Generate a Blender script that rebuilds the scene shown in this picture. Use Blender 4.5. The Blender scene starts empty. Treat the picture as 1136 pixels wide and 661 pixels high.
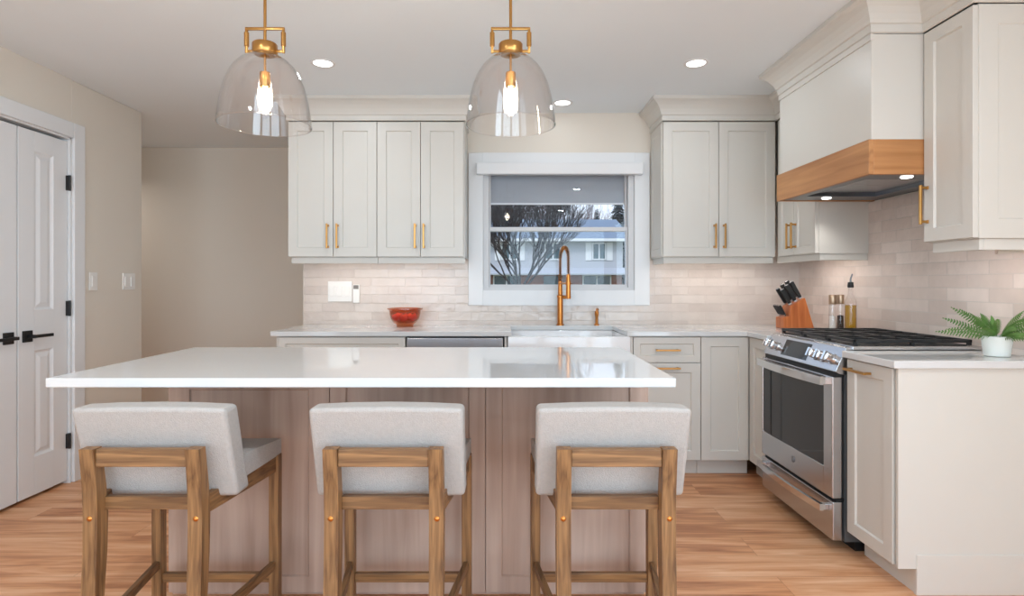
import bpy, bmesh, math, random
from mathutils import Vector, Matrix
C = bpy.context.scene
COL = C.collection
PI = math.pi
random.seed(4)

# ------------------------------------------------------------ camera, light
FOC = 640.0; VX = 560.2; VY = 313.9; CAMH = 1.224
cd = bpy.data.cameras.new('camera'); cam = bpy.data.objects.new('camera', cd); COL.objects.link(cam)
cam.location = (0, 0, CAMH); cam.rotation_euler = (PI/2, 0, 0)
cd.sensor_width = 36; cd.lens = FOC/1136*36; cd.clip_start = 0.05; cd.clip_end = 400
cd.shift_x = (568-VX)/1136; cd.shift_y = -(330.5-VY)/1136
C.camera = cam
C.view_settings.view_transform = 'Standard'; C.view_settings.look = 'None'
C.view_settings.gamma = 1; C.view_settings.use_curve_mapping = False
C.view_settings.exposure = 0.09
C.cycles.max_bounces = 10; C.cycles.diffuse_bounces = 6; C.cycles.glossy_bounces = 5
C.cycles.transparent_max_bounces = 24; C.cycles.transmission_bounces = 8
C.cycles.caustics_reflective = False; C.cycles.caustics_refractive = False
C.cycles.sample_clamp_indirect = 6

W = bpy.data.worlds.new('world'); C.world = W; W.use_nodes = True
wn = W.node_tree; bgn = wn.nodes['Background']
tc = wn.nodes.new('ShaderNodeTexCoord'); sx = wn.nodes.new('ShaderNodeSeparateXYZ'); cr = wn.nodes.new('ShaderNodeValToRGB')
wn.links.new(tc.outputs['Generated'], sx.inputs[0]); wn.links.new(sx.outputs['Z'], cr.inputs[0]); wn.links.new(cr.outputs[0], bgn.inputs[0])
cr.color_ramp.elements[0].position = 0.0; cr.color_ramp.elements[0].color = (0.70, 0.76, 0.84, 1)
cr.color_ramp.elements[1].position = 0.5; cr.color_ramp.elements[1].color = (0.40, 0.55, 0.80, 1)
bgn.inputs[1].default_value = 1.7

def lamp(name, kind, loc, rot, power, col=(1, 1, 1), **kw):
    l = bpy.data.lights.new(name, kind); l.energy = power; l.color = col
    for k, v in kw.items(): setattr(l, k, v)
    o = bpy.data.objects.new(name, l); COL.objects.link(o); o.location = loc; o.rotation_euler = rot
    return o
H = 2.475
XL, XR = -2.665, 2.17           # side walls
DW, DH, DREAR = 4.25, 5.33, -3.2    # back wall, hall wall, rear wall
COOL = (0.645, 0.84, 1.0); WARM = (1.0, 0.93, 0.88)
# added fill lamps at made-up openings in the unseen rear and side walls
lamp('fill_light', 'AREA', (-1.35, DREAR+0.12, 1.4), (PI/2, 0, 0), 47, COOL, shape='RECTANGLE', size=1.9, size_y=1.9)
lamp('fill_light', 'AREA', (1.05, DREAR+0.12, 1.4), (PI/2, 0, 0), 47, COOL, shape='RECTANGLE', size=1.9, size_y=1.9)
lamp('fill_light', 'AREA', (XL+0.12, -1.4, 1.35), (0, -PI/2, 0), 18, COOL, shape='RECTANGLE', size=1.9, size_y=2.0)
lamp('fill_light', 'AREA', (XR-0.12, -1.0, 1.35), (0, PI/2, 0), 70, COOL, shape='RECTANGLE', size=1.9, size_y=2.0)
lamp('hall_light', 'AREA', (-3.9, 4.9, 2.2), (0, 0, 0), 6, WARM, shape='DISK', size=0.4)
lamp('sun', 'SUN', (0, 0, 20), (math.radians(48), 0, math.radians(-35)), 1.6, (1, 0.96, 0.9), angle=0.3)

# ------------------------------------------------------------ helpers
def XP(px, D): return (px-VX)*D/FOC
def ZP(py, D): return CAMH-(py-VY)*D/FOC

class MB:
    def __init__(s): s.bm = bmesh.new()
    def box(s, x0, x1, y0, y1, z0, z1, bev=0.0, seg=2):
        b = bmesh.new()
        bmesh.ops.create_cube(b, size=1)
        for v in b.verts:
            v.co = Vector(((x0+x1)/2+v.co.x*(x1-x0), (y0+y1)/2+v.co.y*(y1-y0), (z0+z1)/2+v.co.z*(z1-z0)))
        if bev > 0: bmesh.ops.bevel(b, geom=list(b.edges)+list(b.verts), offset=bev, segments=seg, affect='EDGES', profile=0.5)
        s.add(b); return s
    def add(s, b, M=None):
        if M is not None: bmesh.ops.transform(b, matrix=M, verts=b.verts)
        me = bpy.data.meshes.new('tmp'); b.to_mesh(me); b.free(); s.bm.from_mesh(me); bpy.data.meshes.remove(me)
    def poly(s, pts): return s.bm.faces.new([s.bm.verts.new(p) for p in pts])
    def prism(s, pts, axis, a0, a1, bev=0.0, seg=2):
        # pts: 2D outline; axis x -> (y,z), y -> (x,z), z -> (x,y)
        b = bmesh.new()
        def mk(p, a):
            return {'x': (a, p[0], p[1]), 'y': (p[0], a, p[1]), 'z': (p[0], p[1], a)}[axis]
        r0 = [b.verts.new(mk(p, a0)) for p in pts]; r1 = [b.verts.new(mk(p, a1)) for p in pts]
        n = len(pts); b.faces.new(r0); b.faces.new(r1[::-1])
        for i in range(n): b.faces.new((r0[i], r0[(i+1) % n], r1[(i+1) % n], r1[i]))
        bmesh.ops.recalc_face_normals(b, faces=b.faces)
        if bev > 0: bmesh.ops.bevel(b, geom=list(b.edges)+list(b.verts), offset=bev, segments=seg, affect='EDGES', profile=0.5)
        s.add(b); return s
    def tube(s, pts, r, seg=12, cap=True, up=None):
        pts = [Vector(p) for p in pts]; n = len(pts)
        rs = r if isinstance(r, (list, tuple)) else [r]*n
        rings = []; prev = None
        for i, p in enumerate(pts):
            t = (pts[min(i+1, n-1)]-pts[max(i-1, 0)]).normalized()
            if prev is None:
                a = Vector((0, 0, 1)) if abs(t.z) < 0.9 else Vector((1, 0, 0))
                u = t.cross(a).normalized()
            else:
                u = (prev-t*prev.dot(t)).normalized()
            prev = u; w = t.cross(u)
            rings.append([s.bm.verts.new(p+(u*math.cos(2*PI*k/seg)+w*math.sin(2*PI*k/seg))*rs[i]) for k in range(seg)])
        for i in range(n-1):
            for k in range(seg):
                s.bm.faces.new((rings[i][k], rings[i][(k+1) % seg], rings[i+1][(k+1) % seg], rings[i+1][k]))
        if cap: s.bm.faces.new(rings[0][::-1]); s.bm.faces.new(rings[-1])
        return s
    def lathe(s, prof, c=(0, 0, 0), seg=32, axis='z', capb=True, capt=True):
        rings = []
        for r, h in prof:
            ring = []
            for k in range(seg):
                a = 2*PI*k/seg; u, w = r*math.cos(a), r*math.sin(a)
                p = {'z': (u, w, h), 'x': (h, u, w), 'y': (w, h, u)}[axis]
                ring.append(s.bm.verts.new(Vector(p)+Vector(c)))
            rings.append(ring)
        for i in range(len(rings)-1):
            for k in range(seg):
                s.bm.faces.new((rings[i][k], rings[i][(k+1) % seg], rings[i+1][(k+1) % seg], rings[i+1][k]))
        if capb and prof[0][0] > 1e-5: s.bm.faces.new(rings[0][::-1])
        if capt and prof[-1][0] > 1e-5: s.bm.faces.new(rings[-1])
        return s
    def sweep(s, path, prof):
        # path: plan polyline, room on the right hand; prof: (out, z) outline
        P = [Vector(p) for p in path]; rings = []
        for i, p in enumerate(P):
            ns = []
            if i > 0: d = (P[i]-P[i-1]).normalized(); ns.append(Vector((d.y, -d.x)))
            if i < len(P)-1: d = (P[i+1]-P[i]).normalized(); ns.append(Vector((d.y, -d.x)))
            m = ns[0] if len(ns) == 1 else (ns[0]+ns[1])/(1+ns[0].dot(ns[1]))
            rings.append([s.bm.verts.new((p.x+m.x*o, p.y+m.y*o, z)) for o, z in prof])
        n = len(prof)
        for i in range(len(P)-1):
            for k in range(n): s.bm.faces.new((rings[i][k], rings[i][(k+1) % n], rings[i+1][(k+1) % n], rings[i+1][k]))
        s.bm.faces.new(rings[0][::-1]); s.bm.faces.new(rings[-1]); return s
    def shaker(s, u0, u1, z0, z1, n0, n1, fr=0.062, rec=0.009, mp=None, frb=None, slope=0.005):
        # framed panel: n1 is the front face, n0 the back; mp maps (u, n, z) to the world
        b = bmesh.new(); e = 0.0015; frb = frb or fr
        def ring(i, ib, n): return [b.verts.new((u0+i, n, z0+ib)), b.verts.new((u1-i, n, z0+ib)), b.verts.new((u1-i, n, z1-i)), b.verts.new((u0+i, n, z1-i))]
        sg = 1 if n1 > n0 else -1
        R = [ring(0, 0, n0), ring(0, 0, n1-sg*e), ring(e, e, n1), ring(fr, frb, n1), ring(fr+slope, frb+slope, n1-sg*rec)]
        b.faces.new(R[0])
        for a, c in zip(R, R[1:]):
            for k in range(4): b.faces.new((a[k], a[(k+1) % 4], c[(k+1) % 4], c[k]))
        b.faces.new(R[-1])
        if mp:
            for v in b.verts: v.co = Vector(mp(*v.co))
        bmesh.ops.recalc_face_normals(b, faces=b.faces); s.add(b); return s
    def build(s, name, mat, parent=None, smooth=False, org=None, kind=None):
        bmesh.ops.recalc_face_normals(s.bm, faces=s.bm.faces)
        if org is None: org = ORG.get(parent.name, Vector()) if parent else Vector()
        org = Vector(org)
        if org.length > 0: bmesh.ops.translate(s.bm, verts=s.bm.verts, vec=-org)
        me = bpy.data.meshes.new(name); s.bm.to_mesh(me); s.bm.free()
        if smooth:
            me.polygons.foreach_set('use_smooth', [True]*len(me.polygons))
            me.set_sharp_from_angle(angle=math.radians(42)) if hasattr(me, 'set_sharp_from_angle') else None
        me.materials.append(mat)
        o = bpy.data.objects.new(name, me); COL.objects.link(o)
        if parent: o.parent = parent; ORG[o.name] = org
        if kind: o['kind'] = kind
        return o
ORG = {}
def thing(name, label, cat, loc=(0, 0, 0), group=None, local=False):
    o = bpy.data.objects.new(name, None); COL.objects.link(o); o.location = loc; o.empty_display_size = 0.1
    o['label'] = label; o['category'] = cat
    if group: o['group'] = group
    ORG[o.name] = Vector((0, 0, 0)) if local else Vector(loc)
    return o
def tag(o, label, cat, group=None):
    o['label'] = label; o['category'] = cat
    if group: o['group'] = group
    return o
def recenter(o, loc):           # move a one-mesh thing's origin to its base
    o.data.transform(Matrix.Translation(-Vector(loc))); o.location = loc; return o
def structure(name, loc=(0, 0, 0)):
    o = bpy.data.objects.new(name, None); COL.objects.link(o); o.location = loc; o['kind'] = 'structure'; ORG[o.name] = Vector(loc); return o
def copy_tree(o, parent=None):
    c = o.copy(); COL.objects.link(c); c.parent = parent
    for ch in [k for k in COL.objects if k.parent == o]: copy_tree(ch, c)
    return c

# ------------------------------------------------------------ materials
def srgb(r, g, b):
    f = lambda c: (c/255/12.92) if c/255 <= 0.04045 else ((c/255+0.055)/1.055)**2.4
    return (f(r), f(g), f(b), 1)
def newmat(name):
    m = bpy.data.materials.new(name); m.use_nodes = True; n = m.node_tree; return m, n, n.nodes['Principled BSDF']
def add(n, t, **kw):
    x = n.nodes.new(t)
    for k, v in kw.items(): setattr(x, k, v)
    return x
def plain(name, col, rough=0.5, metal=0.0, var=0.03, scale=6, bump=0.0, bscale=60, coat=0.0, stretch=(1, 1, 1), spec=0.5):
    m, n, p = newmat(name)
    t = add(n, 'ShaderNodeTexCoord'); mp = add(n, 'ShaderNodeMapping'); mp.inputs['Scale'].default_value = stretch
    n.links.new(t.outputs['Object'], mp.inputs[0])
    no = add(n, 'ShaderNodeTexNoise'); no.inputs['Scale'].default_value = scale; n.links.new(mp.outputs[0], no.inputs[0])
    hs = add(n, 'ShaderNodeHueSaturation'); hs.inputs['Color'].default_value = col
    mr = add(n, 'ShaderNodeMapRange'); mr.inputs[3].default_value = 1-var; mr.inputs[4].default_value = 1+var
    n.links.new(no.outputs[0], mr.inputs[0]); n.links.new(mr.outputs[0], hs.inputs['Value']); n.links.new(hs.outputs[0], p.inputs['Base Color'])
    p.inputs['Roughness'].default_value = rough; p.inputs['Metallic'].default_value = metal
    p.inputs['Coat Weight'].default_value = coat; p.inputs['Coat Roughness'].default_value = 0.08
    p.inputs['Specular IOR Level'].default_value = spec
    if bump > 0:
        n2 = add(n, 'ShaderNodeTexNoise'); n2.inputs['Scale'].default_value = bscale; n.links.new(mp.outputs[0], n2.inputs[0])
        bp = add(n, 'ShaderNodeBump'); bp.inputs['Strength'].default_value = bump; bp.inputs['Distance'].default_value = 0.004
        n.links.new(n2.outputs[0], bp.inputs['Height']); n.links.new(bp.outputs[0], p.inputs['Normal'])
    return m
def wood(name, c1, c2, rough=0.45, axis='z', scale=1.0, coat=0.0, blotch=0.35):
    m, n, p = newmat(name)
    t = add(n, 'ShaderNodeTexCoord'); mp = add(n, 'ShaderNodeMapping')
    mp.inputs['Scale'].default_value = {'x': (1.2, 22, 22), 'y': (22, 1.2, 22), 'z': (22, 22, 1.2)}[axis]
    n.links.new(t.outputs['Object'], mp.inputs[0])
    no = add(n, 'ShaderNodeTexNoise'); no.inputs['Scale'].default_value = 1.6*scale; no.inputs['Detail'].default_value = 6; no.inputs['Distortion'].default_value = 0.6
    n.links.new(mp.outputs[0], no.inputs[0])
    n2 = add(n, 'ShaderNodeTexNoise'); n2.inputs['Scale'].default_value = 2.2; n2.inputs['Detail'].default_value = 2; n.links.new(t.outputs['Object'], n2.inputs[0])
    mx = add(n, 'ShaderNodeMix', data_type='FLOAT'); mx.inputs[0].default_value = blotch; n.links.new(no.outputs[0], mx.inputs[2]); n.links.new(n2.outputs[0], mx.inputs[3])
    r = add(n, 'ShaderNodeValToRGB'); r.color_ramp.elements[0].position = 0.34; r.color_ramp.elements[0].color = c1
    r.color_ramp.elements[1].position = 0.66; r.color_ramp.elements[1].color = c2
    n.links.new(mx.outputs[0], r.inputs[0]); n.links.new(r.outputs[0], p.inputs['Base Color'])
    p.inputs['Roughness'].default_value = rough; p.inputs['Coat Weight'].default_value = coat
    bp = add(n, 'ShaderNodeBump'); bp.inputs['Strength'].default_value = 0.12; bp.inputs['Distance'].default_value = 0.002
    n.links.new(no.outputs[0], bp.inputs['Height']); n.links.new(bp.outputs[0], p.inputs['Normal'])
    return m
def emit(name, col, strength):
    m = bpy.data.materials.new(name); m.use_nodes = True; n = m.node_tree; n.nodes.clear()
    e = add(n, 'ShaderNodeEmission'); e.inputs[0].default_value = col; e.inputs[1].default_value = strength
    o = add(n, 'ShaderNodeOutputMaterial'); n.links.new(e.outputs[0], o.inputs[0]); return m
def thinglass(name, tint=(1, 1, 1, 1), ior=1.5, rough=0.0, gain=1.0, body=0.0, bodycol=(1, 1, 1, 1)):
    m = bpy.data.materials.new(name); m.use_nodes = True; n = m.node_tree; n.nodes.clear()
    tr = add(n, 'ShaderNodeBsdfTransparent'); tr.inputs[0].default_value = tint
    gl = add(n, 'ShaderNodeBsdfGlossy'); gl.inputs['Roughness'].default_value = rough
    fr = add(n, 'ShaderNodeFresnel'); ge = add(n, 'ShaderNodeNewGeometry')
    mi = add(n, 'ShaderNodeMix', data_type='FLOAT'); mi.inputs[2].default_value = ior; mi.inputs[3].default_value = 1/ior
    n.links.new(ge.outputs['Backfacing'], mi.inputs[0]); n.links.new(mi.outputs[0], fr.inputs[0])
    mu = add(n, 'ShaderNodeMath', operation='MULTIPLY'); mu.inputs[1].default_value = gain; mu.use_clamp = True; n.links.new(fr.outputs[0], mu.inputs[0])
    base = tr.outputs[0]
    if body > 0:
        df = add(n, 'ShaderNodeBsdfDiffuse'); df.inputs[0].default_value = bodycol
        mb = add(n, 'ShaderNodeMixShader'); mb.inputs[0].default_value = body; n.links.new(tr.outputs[0], mb.inputs[1]); n.links.new(df.outputs[0], mb.inputs[2]); base = mb.outputs[0]
    mx = add(n, 'ShaderNodeMixShader'); n.links.new(mu.outputs[0], mx.inputs[0]); n.links.new(base, mx.inputs[1]); n.links.new(gl.outputs[0], mx.inputs[2])
    o = add(n, 'ShaderNodeOutputMaterial'); n.links.new(mx.outputs[0], o.inputs[0]); return m

def floor_mat():
    m, n, p = newmat('oak_planks')
    t = add(n, 'ShaderNodeTexCoord')
    br = add(n, 'ShaderNodeTexBrick'); br.offset = 0.37; br.inputs['Scale'].default_value = 1.0
    br.inputs['Brick Width'].default_value = 1.8; br.inputs['Row Height'].default_value = 0.185
    br.inputs['Mortar Size'].default_value = 0.0008; br.inputs['Mortar Smooth'].default_value = 0.1; br.inputs['Bias'].default_value = 0
    br.inputs['Color1'].default_value = (0, 0, 0, 1); br.inputs['Color2'].default_value = (1, 1, 1, 1); br.inputs['Mortar'].default_value = (0.5, 0.5, 0.5, 1)
    n.links.new(t.outputs['Object'], br.inputs[0])
    # grain along x, shifted per plank
    ad = add(n, 'ShaderNodeVectorMath', operation='MULTIPLY_ADD'); ad.inputs[1].default_value = (7, 3, 9)
    n.links.new(br.outputs[0], ad.inputs[0]); n.links.new(t.outputs['Object'], ad.inputs[2])
    mp = add(n, 'ShaderNodeMapping'); mp.inputs['Scale'].default_value = (0.9, 9, 1); n.links.new(ad.outputs[0], mp.inputs[0])
    no = add(n, 'ShaderNodeTexNoise'); no.inputs['Scale'].default_value = 1.5; no.inputs['Detail'].default_value = 5; no.inputs['Distortion'].default_value = 1.0; n.links.new(mp.outputs[0], no.inputs[0])
    mp2 = add(n, 'ShaderNodeMapping'); mp2.inputs['Scale'].default_value = (2.5, 60, 1); n.links.new(ad.outputs[0], mp2.inputs[0])
    n2 = add(n, 'ShaderNodeTexNoise'); n2.inputs['Scale'].default_value = 2; n2.inputs['Detail'].default_value = 4; n.links.new(mp2.outputs[0], n2.inputs[0])
    m1 = add(n, 'ShaderNodeMix', data_type='FLOAT'); m1.inputs[0].default_value = 0.25; n.links.new(no.outputs[0], m1.inputs[2]); n.links.new(n2.outputs[0], m1.inputs[3])
    m2 = add(n, 'ShaderNodeMix', data_type='FLOAT'); m2.inputs[0].default_value = 0.09; n.links.new(m1.outputs[0], m2.inputs[2]); n.links.new(br.outputs[0], m2.inputs[3])
    r = add(n, 'ShaderNodeValToRGB'); el = r.color_ramp.elements
    el[0].position = 0.30; el[0].color = srgb(148, 84, 50); el[1].position = 0.68; el[1].color = srgb(238, 194, 156)
    e = el.new(0.48); e.color = srgb(212, 152, 108)
    n.links.new(m2.outputs[0], r.inputs[0])
    mm = add(n, 'ShaderNodeMix', data_type='RGBA'); n.links.new(br.outputs['Fac'], mm.inputs[0]); n.links.new(r.outputs[0], mm.inputs[6]); mm.inputs[7].default_value = srgb(160, 106, 72)
    n.links.new(mm.outputs[2], p.inputs['Base Color']); p.inputs['Roughness'].default_value = 0.42
    bp = add(n, 'ShaderNodeBump'); bp.inputs['Strength'].default_value = 0.08; bp.inputs['Distance'].default_value = 0.002
    n.links.new(n2.outputs[0], bp.inputs['Height']); n.links.new(bp.outputs[0], p.inputs['Normal'])
    return m
def tile_mat(name, plane, w, h, c1, c2, mort):
    m, n, p = newmat(name)
    t = add(n, 'ShaderNodeTexCoord'); s = add(n, 'ShaderNodeSeparateXYZ'); n.links.new(t.outputs['Object'], s.inputs[0])
    c = add(n, 'ShaderNodeCombineXYZ'); n.links.new(s.outputs['X' if plane == 'x' else 'Y'], c.inputs[0]); n.links.new(s.outputs['Z'], c.inputs[1])
    br = add(n, 'ShaderNodeTexBrick'); br.offset = 0.5; br.inputs['Scale'].default_value = 1
    br.inputs['Brick Width'].default_value = w; br.inputs['Row Height'].default_value = h; br.inputs['Mortar Size'].default_value = 0.0022; br.inputs['Mortar Smooth'].default_value = 0.25
    br.inputs['Color1'].default_value = c1; br.inputs['Color2'].default_value = c2; br.inputs['Mortar'].default_value = mort
    n.links.new(c.outputs[0], br.inputs[0])
    no = add(n, 'ShaderNodeTexNoise'); no.inputs['Scale'].default_value = 9; no.inputs['Detail'].default_value = 3; n.links.new(t.outputs['Object'], no.inputs[0])
    hs = add(n, 'ShaderNodeHueSaturation'); mr = add(n, 'ShaderNodeMapRange'); mr.inputs[3].default_value = 0.9; mr.inputs[4].default_value = 1.1
    n.links.new(no.outputs[0], mr.inputs[0]); n.links.new(mr.outputs[0], hs.inputs['Value']); n.links.new(br.outputs[0], hs.inputs['Color']); n.links.new(hs.outputs[0], p.inputs['Base Color'])
    p.inputs['Roughness'].default_value = 0.16
    n3 = add(n, 'ShaderNodeTexNoise'); n3.inputs['Scale'].default_value = 16; n.links.new(t.outputs['Object'], n3.inputs[0])
    mul = add(n, 'ShaderNodeMath', operation='MULTIPLY'); mul.inputs[1].default_value = -0.4; n.links.new(br.outputs['Fac'], mul.inputs[0])
    a = add(n, 'ShaderNodeMath', operation='ADD'); n.links.new(mul.outputs[0], a.inputs[0]); n.links.new(n3.outputs[0], a.inputs[1])
    bp = add(n, 'ShaderNodeBump'); bp.inputs['Strength'].default_value = 0.8; bp.inputs['Distance'].default_value = 0.006
    n.links.new(a.outputs[0], bp.inputs['Height']); n.links.new(bp.outputs[0], p.inputs['Normal'])
    return m
def brick_mat(name, c1, c2, mort, w=0.22, h=0.075):
    m, n, p = newmat(name)
    t = add(n, 'ShaderNodeTexCoord'); s = add(n, 'ShaderNodeSeparateXYZ'); n.links.new(t.outputs['Object'], s.inputs[0])
    c = add(n, 'ShaderNodeCombineXYZ'); n.links.new(s.outputs['X'], c.inputs[0]); n.links.new(s.outputs['Z'], c.inputs[1])
    br = add(n, 'ShaderNodeTexBrick'); br.inputs['Scale'].default_value = 1; br.inputs['Brick Width'].default_value = w; br.inputs['Row Height'].default_value = h
    br.inputs['Mortar Size'].default_value = 0.008; br.inputs['Color1'].default_value = c1; br.inputs['Color2'].default_value = c2; br.inputs['Mortar'].default_value = mort
    n.links.new(c.outputs[0], br.inputs[0]); n.links.new(br.outputs[0], p.inputs['Base Color']); p.inputs['Roughness'].default_value = 0.8
    return m

M = {}
M['wall'] = plain('wall_paint', srgb(220, 212, 200), 0.6, var=0.01, scale=2)
M['ceil'] = plain('ceiling_paint', srgb(232, 240, 245), 0.8, var=0.008, scale=2)
M['trim'] = plain('white_trim_paint', srgb(224, 225, 226), 0.35, var=0.008)
M['cab'] = plain('cabinet_paint', srgb(208, 205, 198), 0.38, var=0.008, scale=3)
M['quartz'] = plain('white_quartz', srgb(208, 209, 209), 0.035, var=0.012, scale=30)
M['floor'] = floor_mat()
M['tile'] = tile_mat('zellige_back', 'x', 0.245, 0.0632, srgb(214, 203, 194), srgb(202, 189, 180), srgb(208, 196, 187))
M['tile_r'] = tile_mat('zellige_side', 'y', 0.245, 0.0632, srgb(224, 211, 202), srgb(206, 190, 180), srgb(210, 200, 192))
M['brass'] = plain('brushed_brass', srgb(190, 142, 82), 0.28, metal=1.0, var=0.03, scale=40)
M['brassf'] = plain('copper_brass', srgb(196, 128, 66), 0.28, metal=1.0, var=0.03, scale=40)
M['steel'] = plain('brushed_steel', srgb(196, 197, 200), 0.27, metal=1.0, var=0.04, scale=3, stretch=(1, 1, 40))
M['steel_d'] = plain('dark_steel', srgb(120, 123, 128), 0.3, metal=1.0, var=0.03)
M['chrome'] = plain('polished_steel', srgb(225, 226, 228), 0.12, metal=1.0, var=0.01)
M['oven_glass'] = plain('oven_glass', srgb(44, 45, 47), 0.06, var=0.02, spec=0.4)
M['black'] = plain('black_metal', srgb(22, 22, 23), 0.45, var=0.05)
M['iron'] = plain('cast_iron', srgb(30, 31, 33), 0.42, var=0.08, bump=0.2)
M['grey_side'] = plain('range_side_grey', srgb(84, 86, 88), 0.45)
M['gap'] = plain('shadow_gap', srgb(60, 58, 55), 0.8)
M['cherry'] = wood('stained_maple', srgb(156, 130, 115), srgb(198, 174, 159), 0.42, 'z', 0.7, blotch=0.6)
M['hood_wood'] = wood('hood_wood', srgb(160, 108, 62), srgb(196, 142, 92), 0.4, 'y', 0.8)
M['hood_wood_x'] = wood('hood_wood_x', srgb(160, 108, 62), srgb(196, 142, 92), 0.4, 'x', 0.8)
M['oak'] = wood('stool_oak', srgb(92, 62, 36), srgb(158, 118, 76), 0.45, 'z', 2.2, blotch=.2)
M['oak_x'] = wood('stool_oak_x', srgb(92, 62, 36), srgb(158, 118, 76), 0.45, 'x', 2.2, blotch=.2)
M['oak_y'] = wood('stool_oak_y', srgb(86, 58, 34), srgb(144, 106, 68), 0.45, 'y', 2.2, blotch=.2)
M['linen'] = plain('oatmeal_linen', srgb(178, 174, 170), 0.9, var=0.10, scale=90, bump=0.7, bscale=300, spec=0.2)
M['porcelain'] = plain('white_fireclay', srgb(232, 232, 233), 0.1, var=0.005)
M['pot'] = plain('white_ceramic', srgb(226, 230, 226), 0.35, var=0.01)
M['soil'] = plain('dark_soil', srgb(50, 38, 28), 0.9, var=0.3, scale=50, bump=0.5)
M['fern'] = plain('fern_green', srgb(92, 132, 62), 0.5, var=0.45, scale=35)
M['plastic'] = plain('white_plastic', srgb(232, 230, 226), 0.3, var=0.005)
M['plasticd'] = plain('grey_plastic', srgb(120, 114, 108), 0.4)
M['tomato'] = plain('tomato_red', srgb(240, 84, 36), 0.22, var=0.12, scale=12)
M['tom_green'] = plain('tomato_stalk', srgb(70, 96, 40), 0.6)
M['acacia'] = wood('acacia_block', srgb(150, 72, 30), srgb(206, 124, 66), 0.35, 'z', 0.9)
M['oil'] = thinglass('olive_oil', (0.75, 0.50, 0.05, 1), 1.4, body=0.55, bodycol=srgb(205, 158, 40))
M['salt'] = plain('salt_grains', srgb(228, 220, 212), 0.8, var=0.1, scale=300)
M['pepper'] = plain('peppercorns', srgb(58, 42, 34), 0.8, var=0.5, scale=300, bump=0.6, bscale=300)
M['glass'] = thinglass('clear_glass', (0.985, 0.985, 0.985, 1), 1.45)
M['shade_glass'] = thinglass('shade_glass', (0.985, 0.972, 0.965, 1), 1.5, gain=1.6)
M['pane'] = thinglass('window_pane', (0.97, 0.98, 0.99, 1), 1.5, gain=0.42)
M['amber'] = thinglass('amber_glass', (0.86, 0.52, 0.32, 1), 1.5, gain=1.5, body=0.02, bodycol=srgb(150, 40, 14))
M['bulb'] = emit('bulb_filament', (1, 0.86, 0.66, 1), 90)
M['can'] = emit('recessed_lens', (1, 0.98, 0.96, 1), 4)
M['strip'] = emit('led_strip', (1, 0.86, 0.74, 1), 7)
M['puck'] = emit('hood_lamp', (1, 0.96, 0.9, 1), 6)
M['frame'] = plain('vinyl_window', srgb(206, 206, 207), 0.4, var=0.01)
M['shade'] = plain('grey_shade_fabric', srgb(168, 172, 178), 0.8, var=0.02)

# ------------------------------------------------------------ room shell
XO = XP(336, DW)+0.12
MB().prism([(-5.2, DREAR-0.15), (XR+0.15, DREAR-0.15), (XR+0.15, DW+0.14), (XO, DW+0.14), (XO, DH+0.15), (-5.2, DH+0.15)], 'z', -0.12, 0).build('floor', M['floor'], kind='structure')
MB().prism([(-5.2, DREAR-0.15), (XR+0.15, DREAR-0.15), (XR+0.15, DW+0.14), (XO, DW+0.14), (XO, DH+0.15), (-5.2, DH+0.15)], 'z', H, H+0.12).build('ceiling', M['ceil'], kind='structure')
# left wall with closet opening (y 2.78..3.54) and an unseen opening for a fill lamp further back
dy0, dy1, dz = 2.79, 3.545, 2.115
b = MB()
b.box(XL-0.12, XL, dy1, DW-0.014, 0, H, 0.008, 3)
b.box(XL-0.12, XL, dy0, dy1, dz, H)
b.box(XL-0.12, XL, -0.35, dy0, 0, H); b.box(XL-0.12, XL, -2.45, -0.35, 0, 0.35); b.box(XL-0.12, XL, -2.45, -0.35, 2.35, H)
b.box(XL-0.12, XL, DREAR, -2.45, 0, H)
b.build('wall_left', M['wall'], kind='structure')
MB().box(XL-0.75, XL-0.12, 2.5, 3.9, 0, H).build('wall_closet', M['wall'], kind='structure')
MB().box(XR, XR+0.12, 0.0, DW+0.14, 0, H).box(XR, XR+0.12, DREAR, -2.0, 0, H).box(XR, XR+0.12, -2.0, 0, 0, .35).box(XR, XR+0.12, -2.0, 0, 2.35, H).build('wall_right', M['wall'], kind='structure')
MB().box(-5.1, XO, DH, DH+0.12, 0, H).build('wall_hall', M['wall'], kind='structure')
MB().box(-5.12, -5.0, 4.2, DH, 0, H).build('wall_hall_end', M['wall'], kind='structure')
MB().box(-5.1, XL-0.12, 4.0, 4.12, 0, H).build('wall_hall_near', M['wall'], kind='structure')
b = MB()
b.box(XL-0.12, XR+0.12, DREAR-0.12, DREAR, 0, 0.4); b.box(XL-0.12, XR+0.12, DREAR-0.12, DREAR, 2.36, H)
for x0, x1 in ((XL-0.12, -2.35), (-0.35, 0.05), (2.05, XR+0.12)): b.box(x0, x1, DREAR-0.12, DREAR, 0.4, 2.36)
b.build('wall_rear', M['wall'], kind='structure')

# back wall with the sink window
WX0, WX1 = XP(535.4, DW), XP(704, DW); WZ0, WZ1 = ZP(322.5, DW), ZP(182, DW)
BWL = XP(336, DW)
b = MB()
b.box(BWL, WX0, DW, DW+0.14, 0, H); b.box(WX1, XR, DW, DW+0.14, 0, H)
b.box(WX0, WX1, DW, DW+0.14, 0, WZ0); b.box(WX0, WX1, DW, DW+0.14, WZ1, H)
b.build('wall_back', M['wall'], kind='structure')
# hall side of the kitchen wall
MB().box(BWL, BWL+0.12, DW+0.14, DH, 0, H).build('wall_hall_side', M['wall'], kind='structure')
MB().box(-5.0, BWL, DH-0.015, DH, 0, 0.12, 0.004).build('baseboard_hall', M['trim'], kind='structure')
MB().box(XL, XL+0.015, 3.645, DW-0.02, 0, 0.12, 0.004).build('baseboard_left', M['trim'], kind='structure')

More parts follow.
